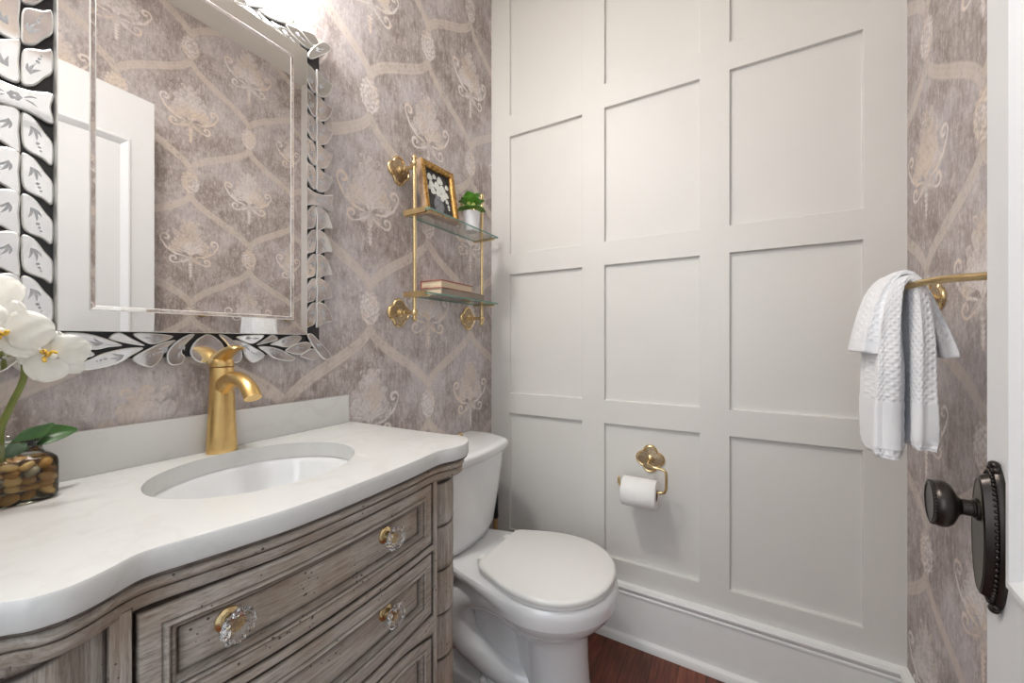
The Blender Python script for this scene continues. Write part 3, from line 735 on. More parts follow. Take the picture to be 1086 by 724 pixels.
    # carved corner columns: stacked lobed segments ("bamboo")
    for yc_, xc_, ry in ((0.663, -0.582, 0.040), (0.094, -0.597, 0.041)):
        mb = MB(); rings = []; at = []; n = 40; z = 0.10
        seg = 0.0945; tops = 0.790; zz_ = []
        k = 0; zcur = 0.806
        levels = []
        joints = [0.790 - seg * i for i in range(8)]
        z = 0.806
        while z > 0.09:
            dj = min(abs(z - j) for j in joints); levels.append((z, dj)); z -= 0.002 if dj < 0.008 else 0.008
        for z, dj in levels:
            below = min([(j - z) for j in joints if j >= z - 1e-6] or [0.05])
            r = 1.0
            if dj < 0.0022: r = 0.955; g = 1.0
            elif dj < 0.005: r = 1.025 if below > 0.05 or below < 0 else 1.0; g = 0.35
            else: g = 0.0
            r += 0.02 * math.sin(PI * min(1, (below % seg) / seg))
            ring_ = []
            for j in range(n):
                a = 2 * PI * j / n; rr = ry * r * (1 + 0.012 * math.cos(8 * a))
                ring_.append((xc_ + rr * 1.08 * math.cos(a), yc_ + rr * math.sin(a), z + 0.004 * math.sin(a * 2)))
                at.append(g + 0.18 * (math.cos(8 * a) < -0.7))
            rings.append(ring_)
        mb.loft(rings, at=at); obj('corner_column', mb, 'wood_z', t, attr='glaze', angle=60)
        mb = MB(); mb.lathe([(0.03, 0.0), (0.034, 0.01), (0.036, 0.03), (0.028, 0.05), (0.034, 0.08), (0.04, 0.10), (0.001, 0.101)], (xc_, yc_, 0)); obj('foot', mb, 'wood_z', t, attr='glaze')
    # crystal knobs on brass roses
    def knob(dparent, y, z):
        x = face_x(y) - 0.0085
        mb = MB(); mb.lathe([(0.0145, 0.0), (0.0145, 0.002), (0.0125, 0.004), (0.008, 0.006), (0.0065, 0.012), (0.0085, 0.016), (0.001, 0.0165)], (x, y, z), (1, 0.05, 0), 28)
        k = obj('knob', mb, 'brass', dparent)
        mb = MB(); lob = lambda a: 1 + 0.06 * math.cos(8 * a)
        mb.lathe([(0.0055, 0.0155), (0.012, 0.018), (0.0195, 0.0225), (0.0205, 0.026), (0.0165, 0.0315), (0.0085, 0.0335), (0.001, 0.0315)], (x, y, z), (1, 0.05, 0), 16, lobes=lob)
        for kk in range(8):
            a = 2 * PI * kk / 8 + 0.2; mb.ball((x + 0.0265, y + 0.0158 * math.cos(a), z + 0.0158 * math.sin(a)), 0.0046, nu=6, nv=4)
        obj('crystal', mb, 'crystal', k, smooth=False)
    for yk in (0.240, 0.482):
        knob(dr[0], yk, 0.750 - 0.004); knob(dr[1], yk, 0.611); knob(dr[2], yk, 0.44)
build_vanity()

# ------------------------------------------------------------------ FAUCET
def build_faucet():
    t = thing('sink_faucet', 'brushed gold single-handle faucet standing behind the oval sink', 'faucet', (-0.893, 0.384, ZT))
    cx, cy = -0.8915, 0.385
    mb = MB(); rings = []; n = 36
    for z, rx, ry, dx in ((0, .0205, .0285, 0), (.002, .021, .029, 0), (.01, .0205, .0285, 0), (.05, .0195, .0265, 0), (.09, .0185, .0245, 0), (.12, .018, .0230, 0), (.145, .0178, .0222, 0), (.168, .0178, .022, 0), (.1695, .0165, .0205, 0)):
        ry *= 0.93
        rings.append([(cx + dx + rx * math.cos(2 * PI * j / n), cy + ry * math.sin(2 * PI * j / n), ZT + z) for j in range(n)])
    mb.loft(rings)
    obj('body', mb, 'gold', t, angle=50)
    # spout
    mb = MB(); P = cr([(-0.90, cy, 0.992), (-0.875, cy, 1.003), (-0.848, cy, 1.0145), (-0.818, cy, 1.0145), (-0.79, cy, 1.001), (-0.774, cy, 0.982)], 7); rings = []; N = len(P)
    for i, p in enumerate(P):
        a = i / (N - 1); tg = (P[min(i + 1, N - 1)] - P[max(i - 1, 0)]).normalized(); nn = Vector((-tg.z, 0, tg.x))
        w_ = 0.0175 - 0.004 * a + 0.002 * max(0, a - .7) * 3; h = 0.020 - 0.0085 * min(1, a * 1.6) + 0.002 * max(0, a - .6)
        rings.append([tuple(p + Vector((0, 1, 0)) * (w_ * math.cos(2 * PI * j / 24)) + nn * (h * math.sin(2 * PI * j / 24))) for j in range(24)])
    mb.loft(rings); obj('spout', mb, 'gold', t, angle=50)
    # lever handle: dome and a rising leaf
    mb = MB(); rings = []
    for z, r in ((.1705, .0215), (.176, .0212), (.183, .0195), (.188, .015), (.190, .006)):
        rings.append([(cx + r * 0.86 * math.cos(2 * PI * j / n), cy + r * math.sin(2 * PI * j / n), ZT + z) for j in range(n)])
    mb.loft(rings)
    P = cr([(-0.905, cy, 1.044), (-0.888, cy, 1.056), (-0.862, cy, 1.068), (-0.838, cy, 1.074), (-0.824, cy, 1.073)], 6); N = len(P); rings = []
    for i, p in enumerate(P):
        a = i / (N - 1); tg = (P[min(i + 1, N - 1)] - P[max(i - 1, 0)]).normalized(); nn = Vector((-tg.z, 0, tg.x))
        w_ = 0.019 - 0.008 * a; w_ *= (1 if a < .92 else .7); h = 0.011 * (1 - a) ** 0.9 + 0.0028
        rings.append([tuple(p + Vector((0, 1, 0)) * (w_ * math.cos(2 * PI * j / 24)) + nn * (h * math.sin(2 * PI * j / 24))) for j in range(24)])
    mb.loft(rings); obj('handle', mb, 'gold', t, angle=50)
build_faucet()

# ------------------------------------------------------------------ VENETIAN MIRROR
MY, MZ = 0.3675, 1.4465; HW, HH = 0.2, 0.343     # centre and half-size of the glass
def build_mirror():
    t = thing('wall_mirror', 'tall mirror framed with etched mirrored leaves on the wallpapered wall', 'mirror', (XL + 0.02, MY, MZ - HH))
    XB = XL + 0.0145
    mb = MB(); mb.box((XL + 0.001, MY - HW - 0.045, MZ - HH - 0.035), (XB, MY + HW + 0.045, MZ + HH + 0.035), bev=0.002)
    obj('backing_board', mb, 'black', t)
    # glass: outer sloping strips, bright narrow bevel, flat field
    def rect(o, x): return [(x, MY - HW + o, MZ - HH + o), (x, MY + HW - o, MZ - HH + o), (x, MY + HW - o, MZ + HH - o), (x, MY - HW + o, MZ + HH - o)]
    mb = MB(); mb.loft([rect(0.0, XB), rect(0.0, XB + 0.020)], caps=(True, False)); mb.loft([rect(0.0, XB + 0.020), rect(0.0012, XB + 0.0212)], mi=0, caps=(False, False)); obj('mirror_edge', mb, 'mirroredge', t, smooth=False)
    mb = MB(); mb.loft([rect(0.0012, XB + 0.0212), rect(0.034, XB + 0.0220)], caps=(False, False)); obj('bevelled_border', mb, 'mirror', t, smooth=False)
    mb = MB(); mb.loft([rect(0.034, XB + 0.0220), rect(0.0355, XB + 0.0234)], mi=1, caps=(False, False)); mb.loft([rect(0.0355, XB + 0.0234), rect(0.0405, XB + 0.0226)], mi=0, caps=(False, False)); mb.loft([rect(0.0405, XB + 0.0226), rect(0.0418, XB + 0.0218)], mi=1, caps=(False, False)); mb.loft([rect(0.0418, XB + 0.0218), rect(0.0424, XB + 0.0218)], mi=0, caps=(False, True))
    obj('mirror_glass', mb, ['mirror', 'mirroredge'], t, smooth=False)
    # leaf pieces. piece = outline in (y, z) on the wall plane
    rnd = random.Random(3)
    def piece(pts, name='glass_leaf', lift=0.0, deco=None, sgn=1):
        P = [(p.x, p.y) for p in cr(pts, 4, True)]
        area2 = sum(P[i][0] * P[(i + 1) % len(P)][1] - P[(i + 1) % len(P)][0] * P[i][1] for i in range(len(P)))
        if area2 < 0: P = P[::-1]
        cy_ = sum(p[0] for p in P) / len(P); cz_ = sum(p[1] for p in P) / len(P)
        def inset(d):
            out = []; n = len(P)
            for i in range(n):
                a, b = P[i - 1], P[(i + 1) % n]; tx, ty = b[0] - a[0], b[1] - a[1]; L = math.hypot(tx, ty) + 1e-9
                out.append((P[i][0] - ty / L * d, P[i][1] + tx / L * d))
            return out
        ta, tb = rnd.uniform(-0.015, 0.02) + (0.03 if cy_ > MY + HW else 0.0), rnd.uniform(-0.02, 0.02); x0 = XB + 0.001 + lift
        hx = lambda y, z, h: x0 + h + ta * (y - cy_) + tb * (z - cz_)
        I = inset(0.0018); mb = MB()
        mb.loft([[(x0, y, z) for y, z in P], [(hx(y, z, 0.0045), y, z) for y, z in P]], mi=1, caps=(True, False))
        mb.loft([[(hx(y, z, 0.0045), y, z) for y, z in P], [(hx(y, z, 0.0056), y, z) for y, z in I]], mi=1, caps=(False, False))
        mb.add([(hx(y, z, 0.0056), y, z) for y, z in I], [tuple(range(len(I)))], 0)
        # etched decoration
        def strokep(a, b, w_):
            (ay, az), (by, bz) = a, b; dy, dz = by - ay, bz - az; L = math.hypot(dy, dz); ny, nz = -dz / L, dy / L; pts_ = []
            for k in range(9):
                s_ = k / 8; ww = w_ * math.sin(PI * s_); c = 0.12 * L * math.sin(PI * s_); pts_.append((ay + dy * s_ + ny * (ww + c), az + dz * s_ + nz * (ww + c)))
            for k in range(7, 0, -1):
                s_ = k / 8; ww = w_ * math.sin(PI * s_); c = 0.12 * L * math.sin(PI * s_); pts_.append((ay + dy * s_ + ny * (c - ww), az + dz * s_ + nz * (c - ww)))
            mb.add([(hx(y, z, 0.0058), y, z) for y, z in pts_], [tuple(range(16))], 2)
        def dot(y, z, r):
            mb.add([(hx(y, z, 0.0058), y + r * math.cos(2 * PI * k / 10), z + r * math.sin(2 * PI * k / 10)) for k in range(10)], [tuple(range(10))], 2)
        if deco == 'flower':
            for k in range(6): dot(cy_ + 0.0045 * math.cos(k * PI / 3), cz_ + 0.0038 * math.sin(k * PI / 3), 0.0028)
            for s1 in (-1, 1):
                for s2 in (-1, 1): strokep((cy_ + s1 * 0.008, cz_ + s2 * 0.001), (cy_ + s1 * 0.022, cz_ + s2 * 0.007), 0.0012)
        elif deco:
            dy, dz = deco; L = math.hypot(dy, dz); uy, uz = dy / L, dz / L; vy, vz = -uz, uy
            for off, ln in ((0, .5), (-.3, .36), (.3, .36)):
                a = (cy_ - uy * L * .42, cz_ - uz * L * .42); strokep(a, (a[0] + dy * ln + vy * off * L * .55, a[1] + dz * ln + vz * off * L * .55), 0.0016)
            for k in range(3): dot(cy_ + uy * L * (0.16 + .13 * k), cz_ + uz * L * (0.16 + .13 * k), 0.0022 - .0004 * k)
        obj(name, mb, ['mirrorcut', 'mirroredge', 'etch'], t, smooth=False)
    inner = [(.031, 0), (.020, -.003), (.0095, -.020), (.0010, -.036), (.002, -.067), (.012, -.061), (.026, -.055), (.031, -.045), (.032, -.02)]
    outer = [(.0335, -.001), (.046, .002), (.060, -.006), (.070, -.022), (.077, -.044), (.066, -.046), (.050, -.052), (.0345, -.062), (.033, -.05), (.034, -.03)]
    pitch = 0.0605
    for sy in (-1, 1):
        for sz in (-1, 1):
            for k in range(5):
                zt_ = -0.021 - pitch * k
                f = lambda a, b: (MY + sy * (HW + a), MZ - sz * (zt_ + b) * -1 if False else MZ + sz * (zt_ + b))
                piece([f(a, b) for a, b in inner], deco=(sy * -0.012, sz * -0.04)); piece([f(a, b) for a, b in outer], lift=0.0012, deco=(sy * 0.016, sz * -0.036))
        tie = [(.002, .020), (.026, .0125), (.050, .013), (.076, .020), (.073, .0), (.076, -.022), (.05, -.019), (.026, -.019), (.002, -.026), (.004, -.002)]
        piece([(MY + sy * (HW + a), MZ + b) for a, b in tie], 'glass_tie', lift=0.003, deco='flower')
    Hb = {
     'curl': [(21, -3), (33, -5), (51, -19), (62, -36), (62, -53), (54, -61), (41, -58), (36, -46), (41, -37), (36, -23)],
     'blade': [(53, -7), (76, -20), (91, -19), (109, -3), (83, -2)],
     'spear': [(49, -14), (64, -30), (71, -49), (87, -63), (110, -47), (87, -29), (69, -19)],
     'leafA': [(94, -24), (110, -12), (127, -1), (139, -11), (119, -19)],
     'leafB': [(96, -28), (112, -41), (131, -55), (163, -63), (178, -57), (161, -45), (143, -35), (118, -28)],
     'leafC': [(123, -23), (143, -12), (163, -4), (186, -2), (195, -8), (184, -20), (159, -30), (139, -26)],
     'leafD': [(156, -38), (171, -26), (192, -19), (210, -18), (221, -25), (210, -38), (190, -48), (171, -45)],
     'petal': [(193, -51), (206, -41), (221, -34), (239, -42), (241, -49), (228, -63), (208, -59)],
     'corner': [(209, -2), (221, 2), (247, -24), (266, -44), (270, -58), (259, -63), (245, -56), (224, -30)]}
    heart = [(-27, -39), (-24, -24), (-13, -10), (2, -2), (17, -10), (28, -24), (31, -39), (22, -54), (2, -61), (-18, -54)]
    for sz in (1, -1):
        zb = MZ - sz * HH
        piece([(MY + a / 1000, zb + sz * b / 1000) for a, b in heart], 'glass_heart', lift=0.001)
        for sy in (1, -1):
            for k, v in Hb.items():
                pts = [(MY + sy * a / 1000, zb + sz * b / 1000) for a, b in v]
                dv = {'curl': (0.008, -0.03), 'blade': (0.03, 0.002), 'spear': (0.036, -0.022), 'leafA': None, 'leafB': (0.04, -0.012), 'leafC': (0.036, 0.008), 'leafD': (0.03, 0.004), 'petal': None, 'corner': (0.03, -0.03)}[k]
                piece(pts, 'glass_corner' if k == 'corner' else 'glass_leaf', lift={'curl': .002, 'corner': .003, 'leafB': .002, 'leafD': .001}.get(k, 0), deco=(sy * dv[0], sz * dv[1]) if dv else None)
        # dark scallops of backing seen behind the leaves
        for sy in (1, -1):
            mb = MB(); b0, b1 = 0.028, 0.052
            zs0 = zb - sz * 0.03
    mb = MB()
    for sz in (1, -1):
        z0 = MZ - sz * (HH + 0.005); z1 = MZ - sz * (HH + 0.046)
        mb.box((XL + 0.001, MY - 0.2, min(z0, z1)), (XB - 0.001, MY + 0.2, max(z0, z1)))
    for sy in (1, -1):
        y0 = MY + sy * (HW + 0.005); y1 = MY + sy * (HW + 0.06)
        mb.box((XL + 0.001, min(y0, y1), MZ - 0.30), (XB - 0.001, max(y0, y1), MZ + 0.30))
    obj('backing_frame', mb, 'black', t)
build_mirror()

# ------------------------------------------------------------------ VANITY LIGHT above the mirror
def build_sconce():
    t = thing('vanity_light', 'lit three-shade opal glass light fixture on the wall above the leaf-framed mirror', 'wall lamp', (XL + 0.01, 0.37, 2.0))
    mb = MB(); mb.box((XL + 0.001, 0.27, 2.08), (XL + 0.02, 0.47, 2.16), bev=0.006); obj('back_plate', mb, 'brass', t)
    for y in (0.23, 0.37, 0.51):
        mb = MB(); mb.tube(cr([(XL + 0.015, 0.37 + (y - 0.37) * .5, 2.12), (XL + 0.035, y, 2.15), (XL + 0.055, y, 2.14), (XL + 0.066, y, 2.10), (XL + 0.066, y, 2.04)], 5), 0.006); obj('arm', mb, 'brass', t)
        mb = MB(); mb.lathe([(0.012, 0.185), (0.026, 0.17), (0.036, 0.14), (0.046, 0.09), (0.052, 0.04), (0.050, 0.015), (0.042, 0.004), (0.03, 0.0), (0.001, -0.001)], (XL + 0.066, y, 1.862), n=32); obj('lamp_shade', mb, 'shade', t)
build_sconce()

# ------------------------------------------------------------------ QUATREFOIL ROSETTES
def rosette(mb, c, ax, R=0.047, mi_rim=0, mi_in=1):
    ax = Vector(ax); c = Vector(c); up = Vector((0, 0, 1)); sd = ax.cross(up).normalized(); n = 96
    def ring(s_, h):
        out = []
        for k in range(n):
            a = 2 * PI * k / n; r = R * s_ * (0.70 + 0.30 * abs(math.cos(2 * a)) ** 0.75)
            cusp = math.exp(-((((a / (PI / 2)) % 1) - 0.5) / 0.05) ** 2); r *= 1 + 0.08 * cusp
            out.append(tuple(c + (sd * math.cos(a) + up * math.sin(a)) * r + ax * h))
        return out
    mb.loft([ring(1, 0.0), ring(1, 0.003), ring(0.97, 0.0055), ring(0.90, 0.0075), ring(0.84, 0.0065), ring(0.82, 0.0045)], mi=mi_rim, caps=(True, False))
    mb.loft([ring(0.82, 0.0045), ring(0.5, 0.0055), ring(0.3, 0.007)], mi=mi_in, caps=(False, True))
    mb.lathe([(0.0135, 0.004), (0.0135, 0.009), (0.010, 0.011), (0.010, 0.014), (0.0065, 0.017)], c, ax, 20, mi_rim)

# ------------------------------------------------------------------ GLASS SHELF UNIT
SZ = (1.484, 1.2305)
def build_shelf():
    t = thing('wall_shelf', 'brass wall shelf with two glass tiers on the wallpapered wall above the toilet', 'shelf', (XL + 0.01, 1.077, 1.15))
    XP = -0.862; Y1, Y2 = 0.893, 1.261
    for y in (Y1, Y2):
        mb = MB(); mb.lathe([(0.0058, 0), (0.0058, 0.49)], (XP, y, 1.163), n=18)
        for z in (1.176, 1.638): mb.ball((XP, y, z), 0.0115)
        mb.lathe([(0.004, 0), (0.0085, 0.003), (0.0085, 0.008), (0.0055, 0.011), (0.0045, 0.0145), (0.001, 0.0165)], (XP, y, 1.651), n=16)
        mb.lathe([(0.004, 0), (0.0085, 0.003), (0.0085, 0.008), (0.0055, 0.011), (0.0045, 0.0145), (0.001, 0.0165)], (XP, y, 1.164), (0, 0, -1), n=16)
        obj('post', mb, 'brass', t)
        for z in (1.178, 1.630):
            mb = MB(); mb.lathe([(0.0062, 0.012), (0.0062, 0.026), (0.0085, 0.028), (0.0085, 0.031), (0.0062, 0.033), (0.0062, XP - XL)], (XL, y, z), (1, 0, 0), 18)
            rosette(mb, (XL + 0.0005, y, z), (1, 0, 0)); obj('bracket', mb, ['brass', 'antique'], t)
        for z in SZ:
            mb = MB(); mb.box((-0.898, y - 0.007, z - 0.0065), (-0.806, y + 0.007, z - 0.0003), bev=0.0012)
            if y == Y1: mb.box((-0.898, y - 0.007, z + 0.0053), (-0.806, y + 0.007, z + 0.0105), bev=0.0012); mb.box((-0.898, y - 0.0125, z - 0.0065), (-0.806, y - 0.0118, z + 0.0105))
            obj('shelf_clamp', mb, 'brass', t)
    for z in SZ:
        mb = MB(); a = (-0.905, 0.882, z); b = (-0.792, 1.270, z + 0.005)
        vs = [(x, y, zz) for x in (a[0], b[0]) for y in (a[1], b[1]) for zz in (a[2], b[2])]
        mb.add(vs, [(0, 1, 3, 2), (4, 6, 7, 5), (0, 4, 5, 1), (2, 3, 7, 6), (0, 2, 6, 4), (1, 5, 7, 3)], [1, 1, 1, 1, 0, 0])
        obj('glass_shelf', mb, ['shelfglass', 'glassedge'], t, smooth=False)
build_shelf()

# picture leaning on the upper tier
def build_picture():
    z0 = SZ[0] + 0.0052
    t = thing('framed_picture', 'small gold-framed picture of white flowers leaning on the upper glass shelf', 'picture', (-0.84, 0.99, z0))
    W, Hh, D = 0.152, 0.182, 0.026; lean = math.radians(9)
    O = Vector((-0.835, 0.925, z0))
    ux = Vector((0.06, 1, 0)).normalized(); uz = Vector((-math.sin(lean), 0, math.cos(lean))); un = ux.cross(uz).normalized()
    if un.x < 0: un = -un
    O = O + Vector((0, 0, 0.0045))
    def P(a, b, h): return tuple(O + ux * a + uz * b + un * (h - D))
    def rc(o, h): return [P(o, o, h), P(W - o, o, h), P(W - o, Hh - o, h), P(o, Hh - o, h)]
    mb = MB(); mb.loft([rc(0, 0), rc(0, D * .8), rc(0.001, D * .95), rc(0.004, D), rc(0.009, D * .93), rc(0.012, D), rc(0.016, D * .88), rc(0.019, D * .7), rc(0.0195, D * .5)], mi=0, caps=(True, False))
    for i in range(len(mb.m)): 
        if i < 5: mb.m[i] = 1
    obj('frame', mb, ['goldleaf', 'frame_wood'], t, smooth=False)
    mb = MB(); mb.loft([rc(0.018, 0.004), rc(0.018, D * .5)]); obj('canvas', mb, 'artblack', t, smooth=False)
    mb = MB(); r2 = random.Random(5)
    def disc(a, b, r, h): 
        n = 14; mb.add([P(a, b, h + 0.0012)] + [P(a + r * (1 + .12 * math.sin(5 * k)) * math.cos(2 * PI * k / n), b + r * (1 + .12 * math.sin(5 * k)) * math.sin(2 * PI * k / n), h) for k in range(n)], [(0, 1 + k, 1 + (k + 1) % n) for k in range(n)])
    hh = D * .5 + .0006
    for (a, b, r) in ((.04, .135, .012), (.062, .142, .009), (.087, .136, .014), (.118, .122, .009), (.045, .112, .012), (.07, .113, .014), (.095, .108, .015), (.112, .092, .011), (.05, .09, .012), (.075, .09, .013), (.034, .098, .008), (.098, .084, .012), (.112, .07, .008), (.117, .055, .006), (.088, .074, .01), (.118, .045, .005)): disc(a, b, r, hh)
    obj('painted_blossoms', mb, 'artwhite', t, smooth=False)
    mb = MB(); prof = [(.0, .022), (.014, .022), (.022, .035), (.024, .048), (.019, .063), (.012, .072), (.014, .078)]
    L = [P(.070 - r, b, hh) for r, b in prof] ; R_ = [P(.070 + r, b, hh + .0004) for r, b in prof]; n = len(prof)
    mb.add(L + R_, [(i, i + 1, n + i + 1, n + i) for i in range(n - 1)]); obj('painted_vase', mb, 'artgrey', t, smooth=False)
build_picture()

# little plant on the upper tier
def leafmesh(mb, base_, dirv, up, L, W, curl=0.3, mi=0, n=7, fold=0.15, tip=1.4):
    base_ = Vector(base_); d = Vector(dirv).normalized(); up = Vector(up); sd = d.cross(up).normalized(); up = sd.cross(d).normalized(); rows = []
    for i in range(n + 1):
        s_ = i / n; c = base_ + d * (L * s_) - up * (curl * L * s_ * s_) + up * (0.02 * L)
        wv = W * (math.sin(PI * min(0.985, max(0.02, s_ ** 0.8))) ** (0.65)) * 0.5
        rows.append([tuple(c + sd * (wv * k) + up * (abs(k) * fold * wv)) for k in (-1, -.5, 0, .5, 1)])
    th = 0.0009; top = [p for r in rows for p in r]; bot = [tuple(Vector(p) - up * th) for p in top]; N = len(top); fs = []
    for i in range(n):
        for j in range(4):
            a = i * 5 + j; fs.append((a, a + 1, a + 6, a + 5)); fs.append((N + a, N + a + 5, N + a + 6, N + a + 1))
    bd = [j for j in range(5)] + [i * 5 + 4 for i in range(1, n + 1)] + [n * 5 + j for j in (3, 2, 1, 0)] + [i * 5 for i in range(n - 1, 0, -1)]
    for k in range(len(bd)): a, b = bd[k], bd[(k + 1) % len(bd)]; fs.append((a, N + a, N + b, b))
    mb.add(top + bot, fs, mi)
def build_plant():
    z0 = SZ[0] + 0.0052; c = (-0.842, 1.165)
    t = thing('potted_succulent', 'small green rosette plant in a white pot on the upper glass shelf', 'plant', (c[0], c[1], z0))
    mb = MB(); mb.lathe([(0.001, 0), (0.022, 0), (0.0245, 0.002), (0.0315, 0.066), (0.0325, 0.067), (0.0325, 0.072), (0.030, 0.072), (0.0295, 0.062), (0.001, 0.060)], (c[0], c[1], z0), n=36); obj('pot', mb, 'potwhite', t)
    mb = MB(); mb.lathe([(0.001, 0.066), (0.015, 0.0655), (0.0293, 0.0625), (0.0293, 0.0595), (0.001, 0.0595)], (c[0], c[1], z0)); obj('soil', mb, 'soil', t)
    r2 = random.Random(11)
    for k, (az, el, L) in enumerate([(a, e, l) for e, l, m_, o in ((0.25, .048, 7, 0), (0.65, .05, 6, .4), (1.05, .045, 4, .2)) for a in [o + 2 * PI * i / m_ for i in range(m_)]]):
        mb = MB(); d = (math.cos(az) * math.cos(el), math.sin(az) * math.cos(el), math.sin(el))
        b = Vector((c[0], c[1], z0 + 0.068 + 0.03 * min(1, el))); st = b + Vector(d) * 0.016
        mb.tube([b, st], 0.0016, 6); leafmesh(mb, st, d, (0, 0, 1), L * .8, 0.046, 0.25)
        obj('leaf', mb, 'leaf', t)
    mb = MB()
    for k in range(9):
        a = k * 2.4; r = 0.004 + 0.0014 * k; mb.ball((c[0] + 0.008 + r * math.cos(a), c[1] - 0.006 + r * math.sin(a), z0 + 0.086 + 0.018 * math.cos(k)), 0.008, sc3=(1, 1, 1.5), nu=8, nv=6)
    obj('flower_bud', mb, 'leafcentre', t)
build_plant()

# two books on the lower tier
def book(name, label, x0, x1, y0, y1, z0, h, cover, rot, front=False):
    c = Vector(((x0 + x1) / 2, (y0 + y1) / 2, z0)); t = thing(name, label, 'book', c, 'books lying on the lower glass shelf')
    ca, sa = math.cos(rot), math.sin(rot)
    def R(mb):
        mb.v = [(c.x + (p[0] - c.x) * ca - (p[1] - c.y) * sa, c.y + (p[0] - c.x) * sa + (p[1] - c.y) * ca, p[2]) for p in mb.v]; return mb
    th = 0.0025
    mb = MB(); mb.box((x0, y0, z0), (x1, y1, z0 + th), bev=0.0005); mb.box((x0, y0, z0 + h - th), (x1, y1, z0 + h), bev=0.0005); mb.box((x1 - th if front else x0, y0, z0), (x1 if front else x0 + th, y1, z0 + h), bev=0.0005)
    obj('cover', R(mb), cover, t, smooth=False)
    mb = MB(); mb.box((x0 + th, y0 + .003, z0 + th), (x1 - .003, y1 - .003, z0 + h - th)); obj('page_block', R(mb), 'page', t, smooth=False)
zb0 = SZ[1] + 0.0135
book('book', 'grey-brown book lying at the bottom of the pair on the lower glass shelf', -0.898, -0.806, 0.955, 1.195, SZ[1] + 0.0052, 0.023, 'greycloth', 0.0, True)
book('book', 'faded red book with cream page edges on top of the grey-brown book', -0.899, -0.812, 0.957, 1.135, SZ[1] + 0.0284, 0.026, 'red', 0.03)

